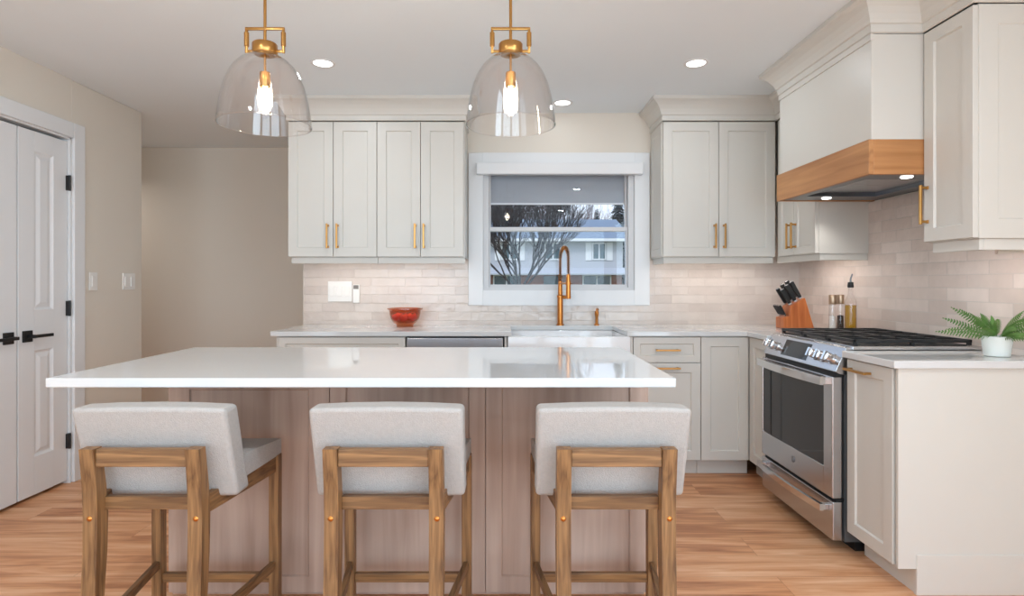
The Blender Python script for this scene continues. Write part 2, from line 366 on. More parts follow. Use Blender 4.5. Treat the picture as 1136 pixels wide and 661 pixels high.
# ------------------------------------------------------------ window
win = structure('window_1', ((WX0+WX1)/2, DW, WZ0))
ox0, ox1, oz0, oz1 = XP(519.8, DW), XP(720, DW), ZP(338.6, DW), ZP(170, DW)
b = MB(); t = 0.022
b.box(ox0, WX0+0.004, DW-t, DW, oz0, oz1, 0.003); b.box(WX1-0.004, ox1, DW-t, DW, oz0, oz1, 0.003)
b.box(WX0+.004, WX1-.004, DW-t, DW, WZ1-0.004, oz1); b.box(WX0+.004, WX1-.004, DW-t, DW, oz0, WZ0+0.004)
b.build('casing', M['trim'], win)
b = MB(); fw = 0.045; y0, y1 = DW+0.005, DW+0.135
b.box(WX0, WX0+fw, y0, y1, WZ0+.025, WZ1-.03); b.box(WX1-fw, WX1, y0, y1, WZ0+.025, WZ1-.03)
b.box(WX0, WX1, y0, y1, WZ0, WZ0+0.025); b.box(WX0, WX1, y0, y1, WZ1-0.03, WZ1)
b.build('window_frame', M['frame'], win)
zm = ZP(254.5, DW+0.06)
gx0, gx1 = WX0+fw, WX1-fw
def sash(name, x0, x1, z0, z1, ya, yb, st, mat=M['frame']):
    b = MB()
    b.box(x0, x0+st, ya, yb, z0, z1, 0.003); b.box(x1-st, x1, ya, yb, z0, z1, 0.003)
    b.box(x0+st, x1-st, ya+.001, yb-.001, z0, z0+0.026); b.box(x0+st, x1-st, ya+.001, yb-.001, z1-0.03, z1)
    o = b.build(name, mat, win)
    MB().box(x0+st-0.004, x1-st+0.004, (ya+yb)/2-0.002, (ya+yb)/2+0.002, z0+0.02, z1-0.02).build('glass_pane', M['pane'], o)
    return o
sash('lower_sash', gx0, gx1, WZ0+0.02, zm+0.015, DW+0.03, DW+0.06, 0.012)
sash('upper_sash', gx0, gx1, zm-0.015, WZ1-0.03, DW+0.066, DW+0.096, 0.014)
MB().box(gx0, gx1, DW+0.105, DW+0.108, ZP(226, DW+0.1), WZ1-0.03).build('drawn_shade', M['shade'], win)
MB().box(gx0+0.01, gx1-0.01, DW+0.1, DW+0.113, ZP(227, DW+0.1), ZP(225, DW+0.1), 0.002).build('shade_rail', M['trim'], win)
b = MB(); b.box(XP(529, DW), XP(711, DW), DW-0.085, DW-0.0225, ZP(193, DW-0.08), ZP(180, DW-0.08), 0.006, 3)
tag(b.build('blind_cassette', M['trim']), 'white boxed blind cassette mounted across the top of the window', 'blind')

# ------------------------------------------------------------ closet doors, left wall
b = MB(); cw = 0.092
b.box(XL, XL+0.02, dy1, dy1+cw, 0, dz+cw, 0.004); b.box(XL, XL+0.02, dy0-cw, dy0, 0, dz+cw, 0.004); b.box(XL, XL+0.02, dy0, dy1, dz, dz+cw, 0.004)
b.box(XL-0.1, XL, dy1-0.012, dy1, 0, dz); b.box(XL-0.1, XL, dy0, dy0+0.012, 0, dz); b.box(XL-0.1, XL, dy0, dy1, dz-0.01, dz)
b.build('trim_1', M['trim'], kind='structure')
mpL = lambda u, n, z: (XL-0.012+n, u, z)
def closet(name, y0, y1, hy, sgn):
    r = structure(name, (XL-0.03, (y0+y1)/2, 0.012))
    b = MB(); w0, w1 = y0+0.11, y1-0.11
    xf = XL-0.012; xb = xf-0.035
    zs = [0.02, 0.235, 0.84, 1.07, 1.975, 2.088]
    b.box(xb, xf, y0, w0, 0.02, 2.088, 0.002); b.box(xb, xf, w1, y1, 0.02, 2.088, 0.002)
    for a, c in ((0, 1), (2, 3), (4, 5)): b.box(xb, xf, w0, w1, zs[a], zs[c])
    b.build('door_leaf', M['trim'], r)
    for a, c in ((1, 2), (3, 4)):
        b = MB(); B = bmesh.new()
        def ring(i, n): return [B.verts.new((xf+n, w0+i, zs[a]+i)), B.verts.new((xf+n, w1-i, zs[a]+i)), B.verts.new((xf+n, w1-i, zs[c]-i)), B.verts.new((xf+n, w0+i, zs[c]-i))]
        R = [ring(-0.002, -0.03), ring(-0.002, -0.001), ring(0.012, -0.010), ring(0.02, -0.010), ring(0.042, -0.002)]
        B.faces.new(R[0])
        for p, q in zip(R, R[1:]):
            for k in range(4): B.faces.new((p[k], p[(k+1) % 4], q[(k+1) % 4], q[k]))
        B.faces.new(R[-1]); b.add(B); b.build('raised_panel', M['trim'], r)
    zc = 0.925
    b = MB().box(xf, xf+0.009, hy-0.032, hy+0.032, zc-0.032, zc+0.032, 0.002)
    rose = b.build('handle_rose', M['black'], r)
    b = MB().tube([(xf+0.005, hy, zc), (xf+0.05, hy, zc)], 0.010, 12)
    b.box(xf+0.045, xf+0.056, min(hy-sgn*0.012, hy+sgn*0.125), max(hy-sgn*0.012, hy+sgn*0.125), zc-0.009, zc+0.009, 0.003)
    b.build('lever', M['black'], rose)
    return r
ym = 3.07*FOC/FOC*1.0+0.10
ym = FOC*(-XL)/(VX-21.7)
closet('door_1', ym+0.005, dy1-0.016, ym+0.062, 1)
closet('door_2', ym-0.372, ym-0.004, ym-0.062, -1)
for z in (1.835, 1.07, 0.26):
    b = MB().box(XL-0.013, XL+0.004, dy1-0.03, dy1-0.008, z-0.045, z+0.045, 0.001); b.tube([(XL+0.004, dy1-0.018, z-0.047), (XL+0.004, dy1-0.018, z+0.047)], 0.007, 10)
    b.build('hinge', M['black'], bpy.data.objects['door_1'])

# ------------------------------------------------------------ switch plates
def plate_left(px0, px1, n, label):
    y0, y1 = FOC*(-XL)/(VX-px0), FOC*(-XL)/(VX-px1); zc = 1.235
    r = thing('switch_plate', label, 'light switch', (XL, (y0+y1)/2, zc))
    MB().box(XL+0.0005, XL+0.007, y0, y1, zc-0.058, zc+0.058, 0.002).build('plate', M['plastic'], r)
    w = (y1-y0)/n
    for i in range(n):
        c = y0+w*(i+0.5); MB().box(XL+0.006, XL+0.011, c-0.017, c+0.017, zc-0.034, zc+0.034, 0.002).build('rocker', M['plastic'], r)
plate_left(98.2, 107.2, 1, 'small white single light switch beside the closet door casing')
plate_left(135.5, 149, 2, 'white double light switch near the end of the left wall')
yt = DW-0.012
r = thing('switch_plate', 'wide white triple switch plate on the backsplash left of the bowl', 'light switch', (XP(377, yt), yt, ZP(334.5, yt)))
x0, x1, z0, z1 = XP(364, yt), XP(390.7, yt), ZP(334.5, yt), ZP(312, yt)
MB().box(x0, x1, yt-0.008, yt-0.0005, z0, z1, 0.003).build('plate', M['plastic'], r)
for i in range(3):
    c = x0+0.032+i*0.0565; MB().box(c-0.019, c+0.019, yt-0.013, yt-0.007, (z0+z1)/2-0.036, (z0+z1)/2+0.036, 0.002).build('rocker', M['plastic'], r)
r = thing('wall_remote', 'slim white remote with a grey top, held on the backsplash beside the triple switch', 'remote control', (XP(395.6, yt), yt, ZP(335.8, yt)))
MB().box(XP(392, yt), XP(399.2, yt), yt-0.018, yt-0.0005, ZP(335.8, yt), ZP(315.6, yt), 0.004, 3).build('remote_body', M['plastic'], r)
MB().box(XP(392.8, yt), XP(398.4, yt), yt-0.02, yt-0.017, ZP(320.5, yt), ZP(316.3, yt), 0.0008).build('remote_screen', M['plasticd'], r)

# ------------------------------------------------------------ cabinets
DB, DU = 3.636, 3.92
XB, XU = 1.539, 1.843
ZB, ZC0, ZC1 = 0.102, 0.89, 0.92
ZT, ZU = 2.325, 1.40
mpY = lambda Yf: (lambda u, n, z: (u, Yf-n, z))          # faces the camera side
mpX = lambda Xf: (lambda u, n, z: (Xf-n, u, z))          # faces the left
def pull(axis, at, u, z, L, vertical, mat=None, parent=None):
    """bar pull; axis 'y' -> on a face at y=at looking -y; 'x' -> on a face at x=at looking -x"""
    b = MB(); mp = mpY(at) if axis == 'y' else mpX(at)
    def bx(u0, u1, n0, n1, z0, z1, bev=0.002):
        p, q = mp(u0, n0, z0), mp(u1, n1, z1)
        b.box(min(p[0], q[0]), max(p[0], q[0]), min(p[1], q[1]), max(p[1], q[1]), min(p[2], q[2]), max(p[2], q[2]), bev)
    h = 0.0055
    if vertical:
        bx(u-h, u+h, 0.026, 0.037, z-L/2, z+L/2)
        for s in (-1, 1): zz = z+s*(L/2-0.012); bx(u-h, u+h, 0, 0.03, zz-h, zz+h)
        for s in (-1, 1): zz = z+s*(L/2-0.012); bx(u-h-.002, u+h+.002, 0, 0.004, zz-h-.002, zz+h+.002, 0.001)
    else:
        bx(u-L/2, u+L/2, 0.026, 0.037, z-h, z+h)
        for s in (-1, 1): uu = u+s*(L/2-0.012); bx(uu-h, uu+h, 0, 0.03, z-h, z+h)
    return b.build('handle', mat or M['brass'], parent)
def front(kind, root, axis, at, u0, u1, z0, z1, fr=0.06, rec=0.009):
    b = MB(); b.shaker(u0+0.002, u1-0.002, z0+0.002, z1-0.002, 0.0, 0.02, fr, rec, mpY(at+0.02) if axis == 'y' else mpX(at+0.02))
    return b.build(kind, M['cab'], root)
YB = DW-0.0005
def upper(label, x0, x1, doors, hs, group='off-white wall cabinets'):
    r = thing('wall_cabinet', label, 'cabinet', ((x0+x1)/2, DW, ZU), group)
    MB().box(x0, x1, DU+0.021, YB, ZU+0.0, ZT, 0.001).build('cabinet_body', M['cab'], r)
    MB().box(x0+(0.012 if x0 < -1.2 or x0 > 1 else 0.0), x1, DU+0.035, DU+0.055, ZU-0.042, ZU, 0.002).build('light_rail', M['cab'], r)
    for (a, c), hx in zip(doors, hs):
        d = front('door', r, 'y', DU, a, c, ZU+0.002, ZT-0.004)
        pull('y', DU, hx, ZP(262, DU), 0.168, True, parent=d)
    return r
ux = [XP(v, DU) for v in (319.3, 369.6, 418, 466.5, 514.3)]
upper('off-white two-door wall cabinet next to the hall opening, partly behind the left glass pendant', ux[0], ux[2]-0.0008, [(ux[0], ux[1]), (ux[1], ux[2])], [XP(363.9, DU), XP(374.7, DU)])
upper('off-white two-door wall cabinet immediately left of the sink window', ux[2]+0.0008, ux[4]+0.006, [(ux[2], ux[3]), (ux[3], ux[4])], [XP(460.8, DU), XP(470.4, DU)])
XS = 1.075
xm, xe = XP(797.5, DU), XP(860.4, DU)
rC = upper('off-white two-door wall cabinet immediately right of the sink window', XS, xe, [(XS, xm), (xm, xe)], [XP(792.5, DU), XP(803, DU)])
b = MB(); b.shaker(DU+0.03, DW-0.02, ZU+0.01, ZT-0.01, 0, 0.006, 0.05, 0.004, mpX(XS)); b.build('side_panel', M['cab'], rC)
MB().box(XS+0.012, XS+0.03, DU+0.056, DW-0.001, ZU-0.042, ZU, 0.002).build('light_rail', M['cab'], rC)

# corner cabinet on the right wall, past the hood
DC = 3.425
r = thing('wall_cabinet', 'narrow off-white corner wall cabinet seen below the far end of the hood', 'cabinet', (2.0, (DC+DU)/2, ZU), 'off-white wall cabinets')
MB().box(XU+0.021, XR-0.0005, DC, DU+0.02, ZU, ZT, 0.001).build('cabinet_body', M['cab'], r)
MB().box(XU+0.03, XU+0.048, DC+0.006, DU+0.05, ZU-0.04, ZU, 0.002).build('light_rail', M['cab'], r)
MB().box(XU+0.0482, XR-0.012, DC+0.006, DC+0.022, ZU-0.04, ZU, 0.002).build('light_rail', M['cab'], r)
ysp = FOC*XU/(880.3-VX)
d = front('door', r, 'x', XU, DC+0.002, ysp, ZU+0.002, ZT-0.004, fr=0.045); pull('x', XU, ysp-0.03, 1.495+.03, 0.165, True, parent=d)
d = front('door', r, 'x', XU, ysp, DU-0.024, ZU+0.002, ZT-0.004, fr=0.045); pull('x', XU, ysp+0.03, 1.495+.03, 0.165, True, parent=d)

# near wall cabinet on the right
E0, E1 = 2.266, 2.54
r = thing('wall_cabinet', 'off-white wall cabinet nearest the viewer at the right edge, above the fern', 'cabinet', (2.0, (E0+E1)/2, ZU), 'off-white wall cabinets')
MB().box(XU+0.021, XR-0.0005, E0+0.0065, E1, ZU, ZT, 0.001).build('cabinet_body', M['cab'], r)
d = front('door', r, 'x', XU, E0+0.004, E1, ZU+0.002, ZT-0.004, fr=0.055)
pull('x', XU, E1-0.025, 1.565, 0.172, True, parent=d)
b = MB(); b.shaker(XU+0.02, XR-0.001, ZU+0.0, ZT-0.004, 0, 0.006, 0.075, 0.004, mpY(E0+0.006)); b.build('side_panel', M['cab'], r)
MB().box(XU+0.03, XU+0.048, E0+0.012, E1-0.014, ZU-0.045, ZU, 0.002).build('light_rail', M['cab'], r)
MB().box(XU+0.0482, XR-0.012, E0+0.012, E0+0.03, ZU-0.045, ZU, 0.002).build('light_rail', M['cab'], r)

# crown mouldings
prof = [(-0.0005, ZT), (0.004, ZT), (0.010, ZT+0.004), (0.010, ZT+0.036), (0.018, ZT+0.040), (0.022, ZT+0.052), (0.032, ZT+0.074), (0.048, ZT+0.098), (0.066, ZT+0.116), (0.08, ZT+0.124), (0.086, ZT+0.13), (0.086, H-0.0006), (-0.0005, H-0.0006)]
b = MB().sweep([(ux[0], DW-.001), (ux[0], DU), (ux[4]+0.006, DU), (ux[4]+0.006, DW-.001)], prof)
tag(b.build('crown_molding', M['cab']), 'off-white crown molding along the top of the left wall cabinets', 'molding')
HX, HY0, HY1 = 1.617, 2.546, 3.395
b = MB().sweep([(XS, DW-.001), (XS, DU), (XU, DU), (XU, HY1), (HX, HY1), (HX, HY0-0.002), (XU, HY0-0.002), (XU, E0), (XR-0.001, E0)], prof)
tag(b.build('crown_molding', M['cab']), 'off-white crown molding wrapping the right wall cabinets and the range hood', 'molding')

# range hood
r = thing('range_hood', 'large boxed off-white range hood with a brown wood band above the range', 'range hood', (1.9, (HY0+HY1)/2, 1.70))
b = MB().box(HX, XR-0.0005, HY0, HY1, 1.845, ZT-0.0005, 0.002); b.box(HX-0.006, HX+0.01, HY0-0.004, HY1+0.004, ZT-0.03, ZT-0.0012, 0.001)
b.build('hood_box', M['cab'], r)
hb0, hb1 = 1.704, 1.858; th = 0.022; wx = 1.603; wy0, wy1 = HY0-0.003, HY1+0.01
b = MB().box(wx, wx+th, wy0, wy1, hb0, hb1, 0.0015); b.build('wood_band', M['hood_wood'], r)
for ya in (wy0, wy1-th): MB().box(wx+th, XR-0.001, ya, ya+th, hb0, hb1, 0.0015).build('wood_band', M['hood_wood_x'], r)
b = MB(); zi = hb0+0.02
b.box(wx+th, wx+th+0.06, wy0+th, wy1-th, zi-0.016, zi+0.004); b.box(XR-0.10, XR-0.002, wy0+th, wy1-th, zi-0.016, zi+0.004)
b.box(wx+th+.06, XR-0.10, wy0+th, wy0+th+0.13, zi-0.016, zi+0.004); b.box(wx+th+.06, XR-0.10, wy1-th-0.16, wy1-th, zi-0.016, zi+0.004)
b.build('hood_liner', M['steel_d'], r)
b = MB(); ys = wy0+th+0.13; ye = wy1-th-0.16; n = 2
for i in range(n):
    a = ys+(ye-ys)*i/n; c = ys+(ye-ys)*(i+1)/n; b.box(wx+th+0.06, XR-0.10, a+0.003, c-0.003, zi+0.002, zi+0.012, 0.001)
b.build('grease_filter', M['steel'], r)
for yy in (wy0+0.085, wy1-0.12):
    MB().lathe([(0.0, zi-0.021), (0.022, zi-0.021), (0.026, zi-0.016)], (1.83, yy, 0), 24).build('hood_light', M['puck'], r, True)
    lamp('hood_spot', 'SPOT', (1.83, yy, zi-0.03), (0, 0, 0), 4, (1, .96, .92), spot_size=2.0, spot_blend=0.8, shadow_soft_size=0.03)

# base cabinets, back run
def base(label, x0, x1, parts, name='base_cabinet'):
    r = thing(name, label, 'cabinet', ((x0+x1)/2, DW-0.3, 0), 'off-white base cabinets')
    MB().box(x0, x1, DB+0.021, YB, ZB, ZC0-0.001, 0.001).build('cabinet_body', M['cab'], r)
    MB().box(x0, x1, DB+0.08, DB+0.1, 0.0, ZB, 0.001).build('toe_kick', M['cab'], r)
    for kind, a, c, z0, z1, hz in parts:
        d = front(kind, r, 'y', DB, a, c, z0, z1, fr=0.058 if kind == 'door' or z1-z0 > .3 else 0.042)
        if hz is not None: pull('y', DB, (a+c)/2, hz, 0.155, False, parent=d)
    return r
xs = [XP(v, DB) for v in (305.3, 449.8, 559.5, 563.0, 698.7, 702.4, 777.6, 830.7)]
base('off-white base cabinet at the hall end of the back counter, wide top drawer', xs[0], xs[1]-0.001,
     [('drawer', xs[0]+0.02, xs[1], 0.70, ZC0-0.005, None), ('door', xs[0]+0.02, (xs[0]+xs[1])/2+.01, ZB+0.003, 0.70, None), ('door', (xs[0]+xs[1])/2+.01, xs[1], ZB+0.003, 0.70, None)])
r = base('off-white sink base cabinet below the white apron sink', xs[2]+0.001, xs[5]-0.001, [('door', xs[2]+.02, (xs[2]+xs[5])/2, ZB+.003, 0.60, None), ('door', (xs[2]+xs[5])/2, xs[5]-.02, ZB+.003, 0.60, None)])
# the sink drops into this one: replace its body by an open one
for o in list(COL.objects):
    if o.parent == r and o.name.startswith('cabinet_body'): bpy.data.objects.remove(o)
b = MB(); b.box(xs[2]+.001, xs[5]-.001, DB+.021, YB, ZB, 0.60); b.box(xs[2]+.001, xs[3]-0.003, DB+.021, YB, 0.60, ZC0-.001); b.box(xs[4]+0.003, xs[5]-.001, DB+.021, YB, 0.60, ZC0-.001)
b.build('cabinet_body', M['cab'], r)
MB().box(xs[2]+.002, xs[3]-.004, DB+.002, DB+.0205, ZB+.003, ZC0-.004).build('stile', M['cab'], r)
MB().box(xs[4]+.004, xs[5]-.002, DB+.002, DB+.0205, ZB+.003, ZC0-.004).build('stile', M['cab'], r)
base('off-white base cabinet right of the sink with one drawer over a pull-out, two brass pulls', xs[5], xs[6]-0.001,
     [('drawer', xs[5], xs[6], ZP(402.4, DB), ZC0-0.005, ZP(388, DB)), ('pull_out', xs[5], xs[6], ZB+0.003, ZP(402.4, DB), ZP(408, DB))])
rr = base('off-white corner base cabinet with one plain door, left of the steel range', xs[6]+0.001, XB+0.02, [('door', xs[6], xs[7], ZB+0.003, ZC0-0.005, None)])
# corner return facing the aisle
RY0, RY1 = 2.615, 3.335          # range bay
r = thing('base_cabinet', 'slim off-white base cabinet facing the aisle, squeezed between the corner and the range', 'cabinet', (1.85, (RY1+DB)/2, 0), 'off-white base cabinets')
MB().box(XB+0.021, XR-0.0005, RY1+0.004, DB+0.0195, ZB, ZC0-0.001, 0.001).build('cabinet_body', M['cab'], r)
MB().box(XB+0.08, XB+0.1, RY1+0.004, DB+0.08, 0, ZB, 0.001).build('toe_kick', M['cab'], r)
front('door', r, 'x', XB, RY1+0.004, DB-0.003, ZB+0.003, ZC0-0.005, fr=0.058)

# near base cabinet, right of the range
N0, N1 = 2.278, 2.598
r = thing('base_cabinet', 'off-white base cabinet with a panelled end, right of the range and below the fern', 'cabinet', (1.85, (N0+N1)/2, 0), 'off-white base cabinets')
MB().box(XB+0.021, XR-0.0005, N0+0.001, N1, ZB, ZC0-0.001, 0.001).build('cabinet_body', M['cab'], r)
MB().box(XB+0.08, XR-0.0005, N0+0.001, N1, 0, ZB, 0.001).build('toe_kick', M['cab'], r)
d = front('pull_out', r, 'x', XB, N0+0.012, N1, ZB+0.003, ZC0-0.005, fr=0.055)
pull('x', XB, (N0+N1)/2+0.055, ZC0-0.047, 0.155, False, parent=d)
b = MB(); b.prism([(XB+0.004, ZB), (XB+0.075, ZB), (XB+0.075, 0), (XR-0.0006, 0), (XR-0.0006, ZC0-0.001), (XB+0.004, ZC0-0.001)], 'y', N0-0.014, N0)
b.box(XB+0.075, XR-0.001, N0-0.019, N0-0.013, 0.0, 0.158, 0.0025)
b.build('end_panel', M['cab'], r)

# dishwasher
r = thing('dishwasher', 'stainless steel dishwasher between the back base cabinets, left of the sink', 'dishwasher', ((xs[1]+xs[2])/2, DB+.3, 0))
MB().box(xs[1]+.003, xs[2]-.003, DB+.03, YB-.02, 0.01, ZC0-.004).build('dishwasher_tub', M['black'], r)
MB().box(xs[1]+.009, xs[2]-.009, DB-.005, DB+.03, ZB+.01, ZC0-.012, 0.004).build('door', M['steel'], r)
b = MB().tube([(xs[1]+.05, DB-.04, .77), (xs[2]-.05, DB-.04, .77)], 0.011, 12)
for x in (xs[1]+.07, xs[2]-.07): b.tube([(x, DB-.04, .77), (x, DB-.004, .77)], 0.007, 10)
b.build('handle', M['steel'], r, True)

# ------------------------------------------------------------ countertops
CX0 = XP(299.8, DB-0.02); CF = DB-0.022; CT = DW-0.0125
sx0, sx1 = XP(567.3, DB), XP(695, DB); sy1 = DW-0.15
cbev = 0.003
b = MB()
outline = [(CX0, CF), (sx0, CF), (sx0, sy1), (sx1, sy1), (sx1, CF), (XB-0.022, CF), (XB-0.022, RY1+0.004), (XR-0.0125, RY1+0.004), (XR-0.0125, CT), (CX0, CT)]
b.prism(outline, 'z', ZC0, ZC1, cbev)
tag(b.build('countertop', M['quartz']), 'white quartz countertop along the back wall, turning the corner to the range', 'countertop')
b = MB().box(XB-0.022, XR-0.0125, N0-0.03, N1+0.0, ZC0, ZC1, cbev)
tag(b.build('countertop', M['quartz']), 'short white quartz countertop right of the range, under the potted fern', 'countertop')

# sink
r = thing('apron_sink', 'white fireclay apron sink under the window', 'sink', ((sx0+sx1)/2, DB+.2, 0.62))
ax0, ax1 = xs[3]+0.002, xs[4]-0.002; sz1 = ZC0-0.002; ay = DB-0.028
b = MB(); w = 0.022
b.box(ax0, ax1, ay, ay+0.045, 0.612, sz1, 0.006, 3)
b.box(ax0, ax0+w, ay+.04, sy1+.03, 0.612, sz1, 0.004); b.box(ax1-w, ax1, ay+.04, sy1+.03, 0.612, sz1, 0.004)
b.box(ax0, ax1, sy1+.008, sy1+.03, 0.612, sz1, 0.004); b.box(ax0, ax1, ay+.04, sy1+.03, 0.612, 0.64, 0.004)
b.build('basin', M['porcelain'], r, True)
MB().lathe([(0.0, 0.641), (0.035, 0.641), (0.045, 0.644), (0.045, 0.641)], ((ax0+ax1)/2, 3.86, 0), 24).build('drain', M['steel'], r, True)

# backsplash
b = MB(); zt0, zt1 = ZC1+0.0005, 1.395
yb0, yb1 = DW-0.012, DW-0.0004
b.box(XP(337.5, DW), ox0-0.001, yb0, yb1, zt0, zt1); b.box(ox1+0.001, XR-0.0005, yb0, yb1, zt0, zt1); b.box(ox0-0.001, ox1+0.001, yb0, yb1, zt0, oz0-0.001)
tag(b.build('tile_backsplash', M['tile']), 'glossy blush-cream stacked tile backsplash on the back wall around the window', 'backsplash')
b = MB(); b.prism([(N0-.03, zt0), (N0-.03, ZU-.048), (E1+.001, ZU-.048), (E1+.001, 1.70), (DC-.001, 1.70), (DC-.001, ZU-.002), (yb0-.0005, ZU-.002), (yb0-.0005, zt0)], 'x', XR-0.012, XR-0.0004)
tag(b.build('tile_backsplash', M['tile_r']), 'pinkish glossy tile backsplash on the right wall behind the range', 'backsplash')

# under-cabinet LED strips
def strip(x0, x1, y0, y1, label, power):
    z = ZU-0.008
    r = thing('led_strip', label, 'light strip', ((x0+x1)/2, (y0+y1)/2, z), 'under-cabinet light strips')
    MB().box(x0, x1, y0, y1, z, z+0.0075).build('strip_channel', M['trim'], r)
    MB().box(x0+.003, x1-.003, y0+.003, y1-.003, z-0.003, z).build('diffuser', M['strip'], r)
    lx, ly = (x1-x0), (y1-y0)
    lamp('strip_light', 'AREA', ((x0+x1)/2, (y0+y1)/2, z-0.006), (0, 0, 0), power, WARM, shape='RECTANGLE', size=lx, size_y=ly)
strip(ux[0]+.1, ux[4]-.06, DU+.10, DU+.122, 'glowing warm light strip under the left wall cabinets', 1.2)
strip(XS+.06, 1.80, DU+.10, DU+.122, 'glowing warm light strip under the wall cabinet right of the window', .95)
strip(1.98, 2.0, DC+.04, DU-.05, 'glowing warm light strip under the corner wall cabinet', .8)
strip(1.98, 2.0, E0+.05, E1-.03, 'glowing warm light strip under the nearest right wall cabinet', .4)

# ------------------------------------------------------------ range
r = thing('gas_range', 'stainless steel slide-in gas range with black grates and large oven window', 'range', (1.8, (RY0+RY1)/2, 0))
RF = 1.484                          # door front plane
y0, y1 = RY0, RY1
MB().box(XB+0.0, XR-0.03, y0, y1, 0.05, 0.905).build('range_body', M['grey_side'], r)
b = MB(); b.box(XB+.06, XR-.06, y0+.02, y1-.02, 0.0, 0.055); b.build('kick_base', M['black'], r)
# control panel (slanted)
b = MB(); b.prism([(RF+0.012, 0.822), (RF+0.060, 0.93), (RF+0.10, 0.938), (RF+0.10, 0.80), (RF+0.03, 0.812)], 'y', y0-0.003, y1+0.003, 0.002)
b.build('control_panel', M['steel'], r)
sl = Vector((0.048, 0, 0.108)).normalized(); nn = Vector((-0.108, 0, 0.048)).normalized()
base_p = Vector((RF+0.012, 0, 0.822))
def onpanel(t, y, n): p = base_p+sl*t+nn*n; return Vector((p.x, y, p.z))
b = MB(); ya, yb = y0+0.27, y0+0.53
P = [onpanel(0.016, ya, 0.001), onpanel(0.016, yb, 0.001), onpanel(0.104, yb, 0.001), onpanel(0.104, ya, 0.001)]
Q = [p-nn*0.004 for p in P]; vs = [b.bm.verts.new(p) for p in P+Q]
for f in ((0, 1, 2, 3), (7, 6, 5, 4), (0, 4, 5, 1), (1, 5, 6, 2), (2, 6, 7, 3), (3, 7, 4, 0)): b.bm.faces.new([vs[i] for i in f])
b.build('display', M['oven_glass'], r)
for y in (y0+0.055, y0+0.125, y0+0.195, y1-0.055, y1-0.125):
    c = onpanel(0.055, y, 0.0)
    b = MB().tube([c, c+nn*0.010], [0.026, 0.024], 24); b.tube([c+nn*0.010, c+nn*0.038], [0.022, 0.020], 24)
    bb = bmesh.new(); bmesh.ops.create_cube(bb, size=1)
    for v in bb.verts:
        q = c+nn*(0.044+v.co.x*0.014)+Vector((0, v.co.y*0.014, 0))+sl*(v.co.z*0.042); v.co = q
    b.add(bb); b.build('knob', M['chrome'], r, True)
# door
b = MB(); dz0, dz1 = 0.247, 0.798; ins0, ins1 = y0+0.075, y1-0.012; wz0, wz1 = 0.375, 0.762
b.box(RF, RF+0.045, y0, ins0, dz0, dz1, 0.004); b.box(RF, RF+0.045, ins1, y1, dz0, dz1, 0.004)
b.box(RF, RF+0.045, ins0-.003, ins1+.003, dz0, wz0, 0.003); b.box(RF, RF+0.045, ins0-.003, ins1+.003, wz1, dz1, 0.003)
od = b.build('oven_door', M['steel'], r)
MB().box(RF+0.004, RF+0.02, ins0-.001, ins1+.001, wz0-.001, wz1+.001).build('oven_window', M['oven_glass'], od)
b = MB(); b.box(RF+0.0015, RF+0.006, ins1-0.095, ins1-0.092, wz0, wz1); b.build('window_line', M['black'], od)  # thin black upright line near the far edge of the glass
MB().box(RF+0.02, XB, y0+.003, y1-.003, dz1+.001, 0.822).build('vent_gap', M['black'], r)
MB().box(RF+0.02, XB, y0+.003, y1-.003, 0.232, dz0-.001).build('seam', M['black'], r)
def bow_handle(parent, z, out, hh):
    b = MB(); n = 14; ring = []
    for i in range(n+1):
        t = i/n; y = y0+0.03+(y1-y0-0.06)*t; bow = out*(0.62+0.38*math.sin(PI*t))
        x = RF-bow; ring.append([b.bm.verts.new((x-.008, y, z-hh)), b.bm.verts.new((x+.008, y, z-hh*1.05)), b.bm.verts.new((x+.008, y, z+hh*1.05)), b.bm.verts.new((x-.008, y, z+hh))])
    for a, c in zip(ring, ring[1:]):
        for k in range(4): b.bm.faces.new((a[k], a[(k+1) % 4], c[(k+1) % 4], c[k]))
    b.bm.faces.new(ring[0]); b.bm.faces.new(ring[-1])
    for y in (y0+0.045, y1-0.045): b.box(RF-out*0.70, RF+0.002, y-0.014, y+0.014, z-hh*0.9, z+hh*0.9, 0.002)
    b.build('handle', M['chrome'], parent)
bow_handle(od, 0.776, 0.052, 0.019)
b = MB().box(RF+0.002, RF+0.045, y0, y1, 0.055, 0.23, 0.004)
dr = b.build('drawer', M['steel'], r)
bow_handle(dr, 0.196, 0.052, 0.015)
# emblem
b = MB().lathe([(0.0, RF-0.0025), (0.0155, RF-0.0025), (0.0165, RF-0.001), (0.0165, RF+0.001)], (0, (y0+y1)/2-.005, 0.318), 32, axis='x')
em = b.build('emblem', M['steel_d'], od, True)
fc = bpy.data.curves.new('letters', 'FONT'); fc.body = 'GE'; fc.size = 0.019; fc.extrude = 0.0006; fc.align_x = 'CENTER'; fc.align_y = 'CENTER'
fo = bpy.data.objects.new('letters', fc); COL.objects.link(fo)
me = bpy.data.meshes.new_from_object(fo); bpy.data.objects.remove(fo); me.materials.clear(); me.materials.append(M['chrome'])
me.transform(Matrix.Translation((RF-0.0032, (y0+y1)/2-.005, 0.318)) @ Matrix(((0, 0, -1, 0), (-1, 0, 0, 0), (0, 1, 0, 0), (0, 0, 0, 1))))
lo = bpy.data.objects.new('monogram', me); COL.objects.link(lo); me.transform(Matrix.Translation(-ORG[r.name])); lo.parent = em
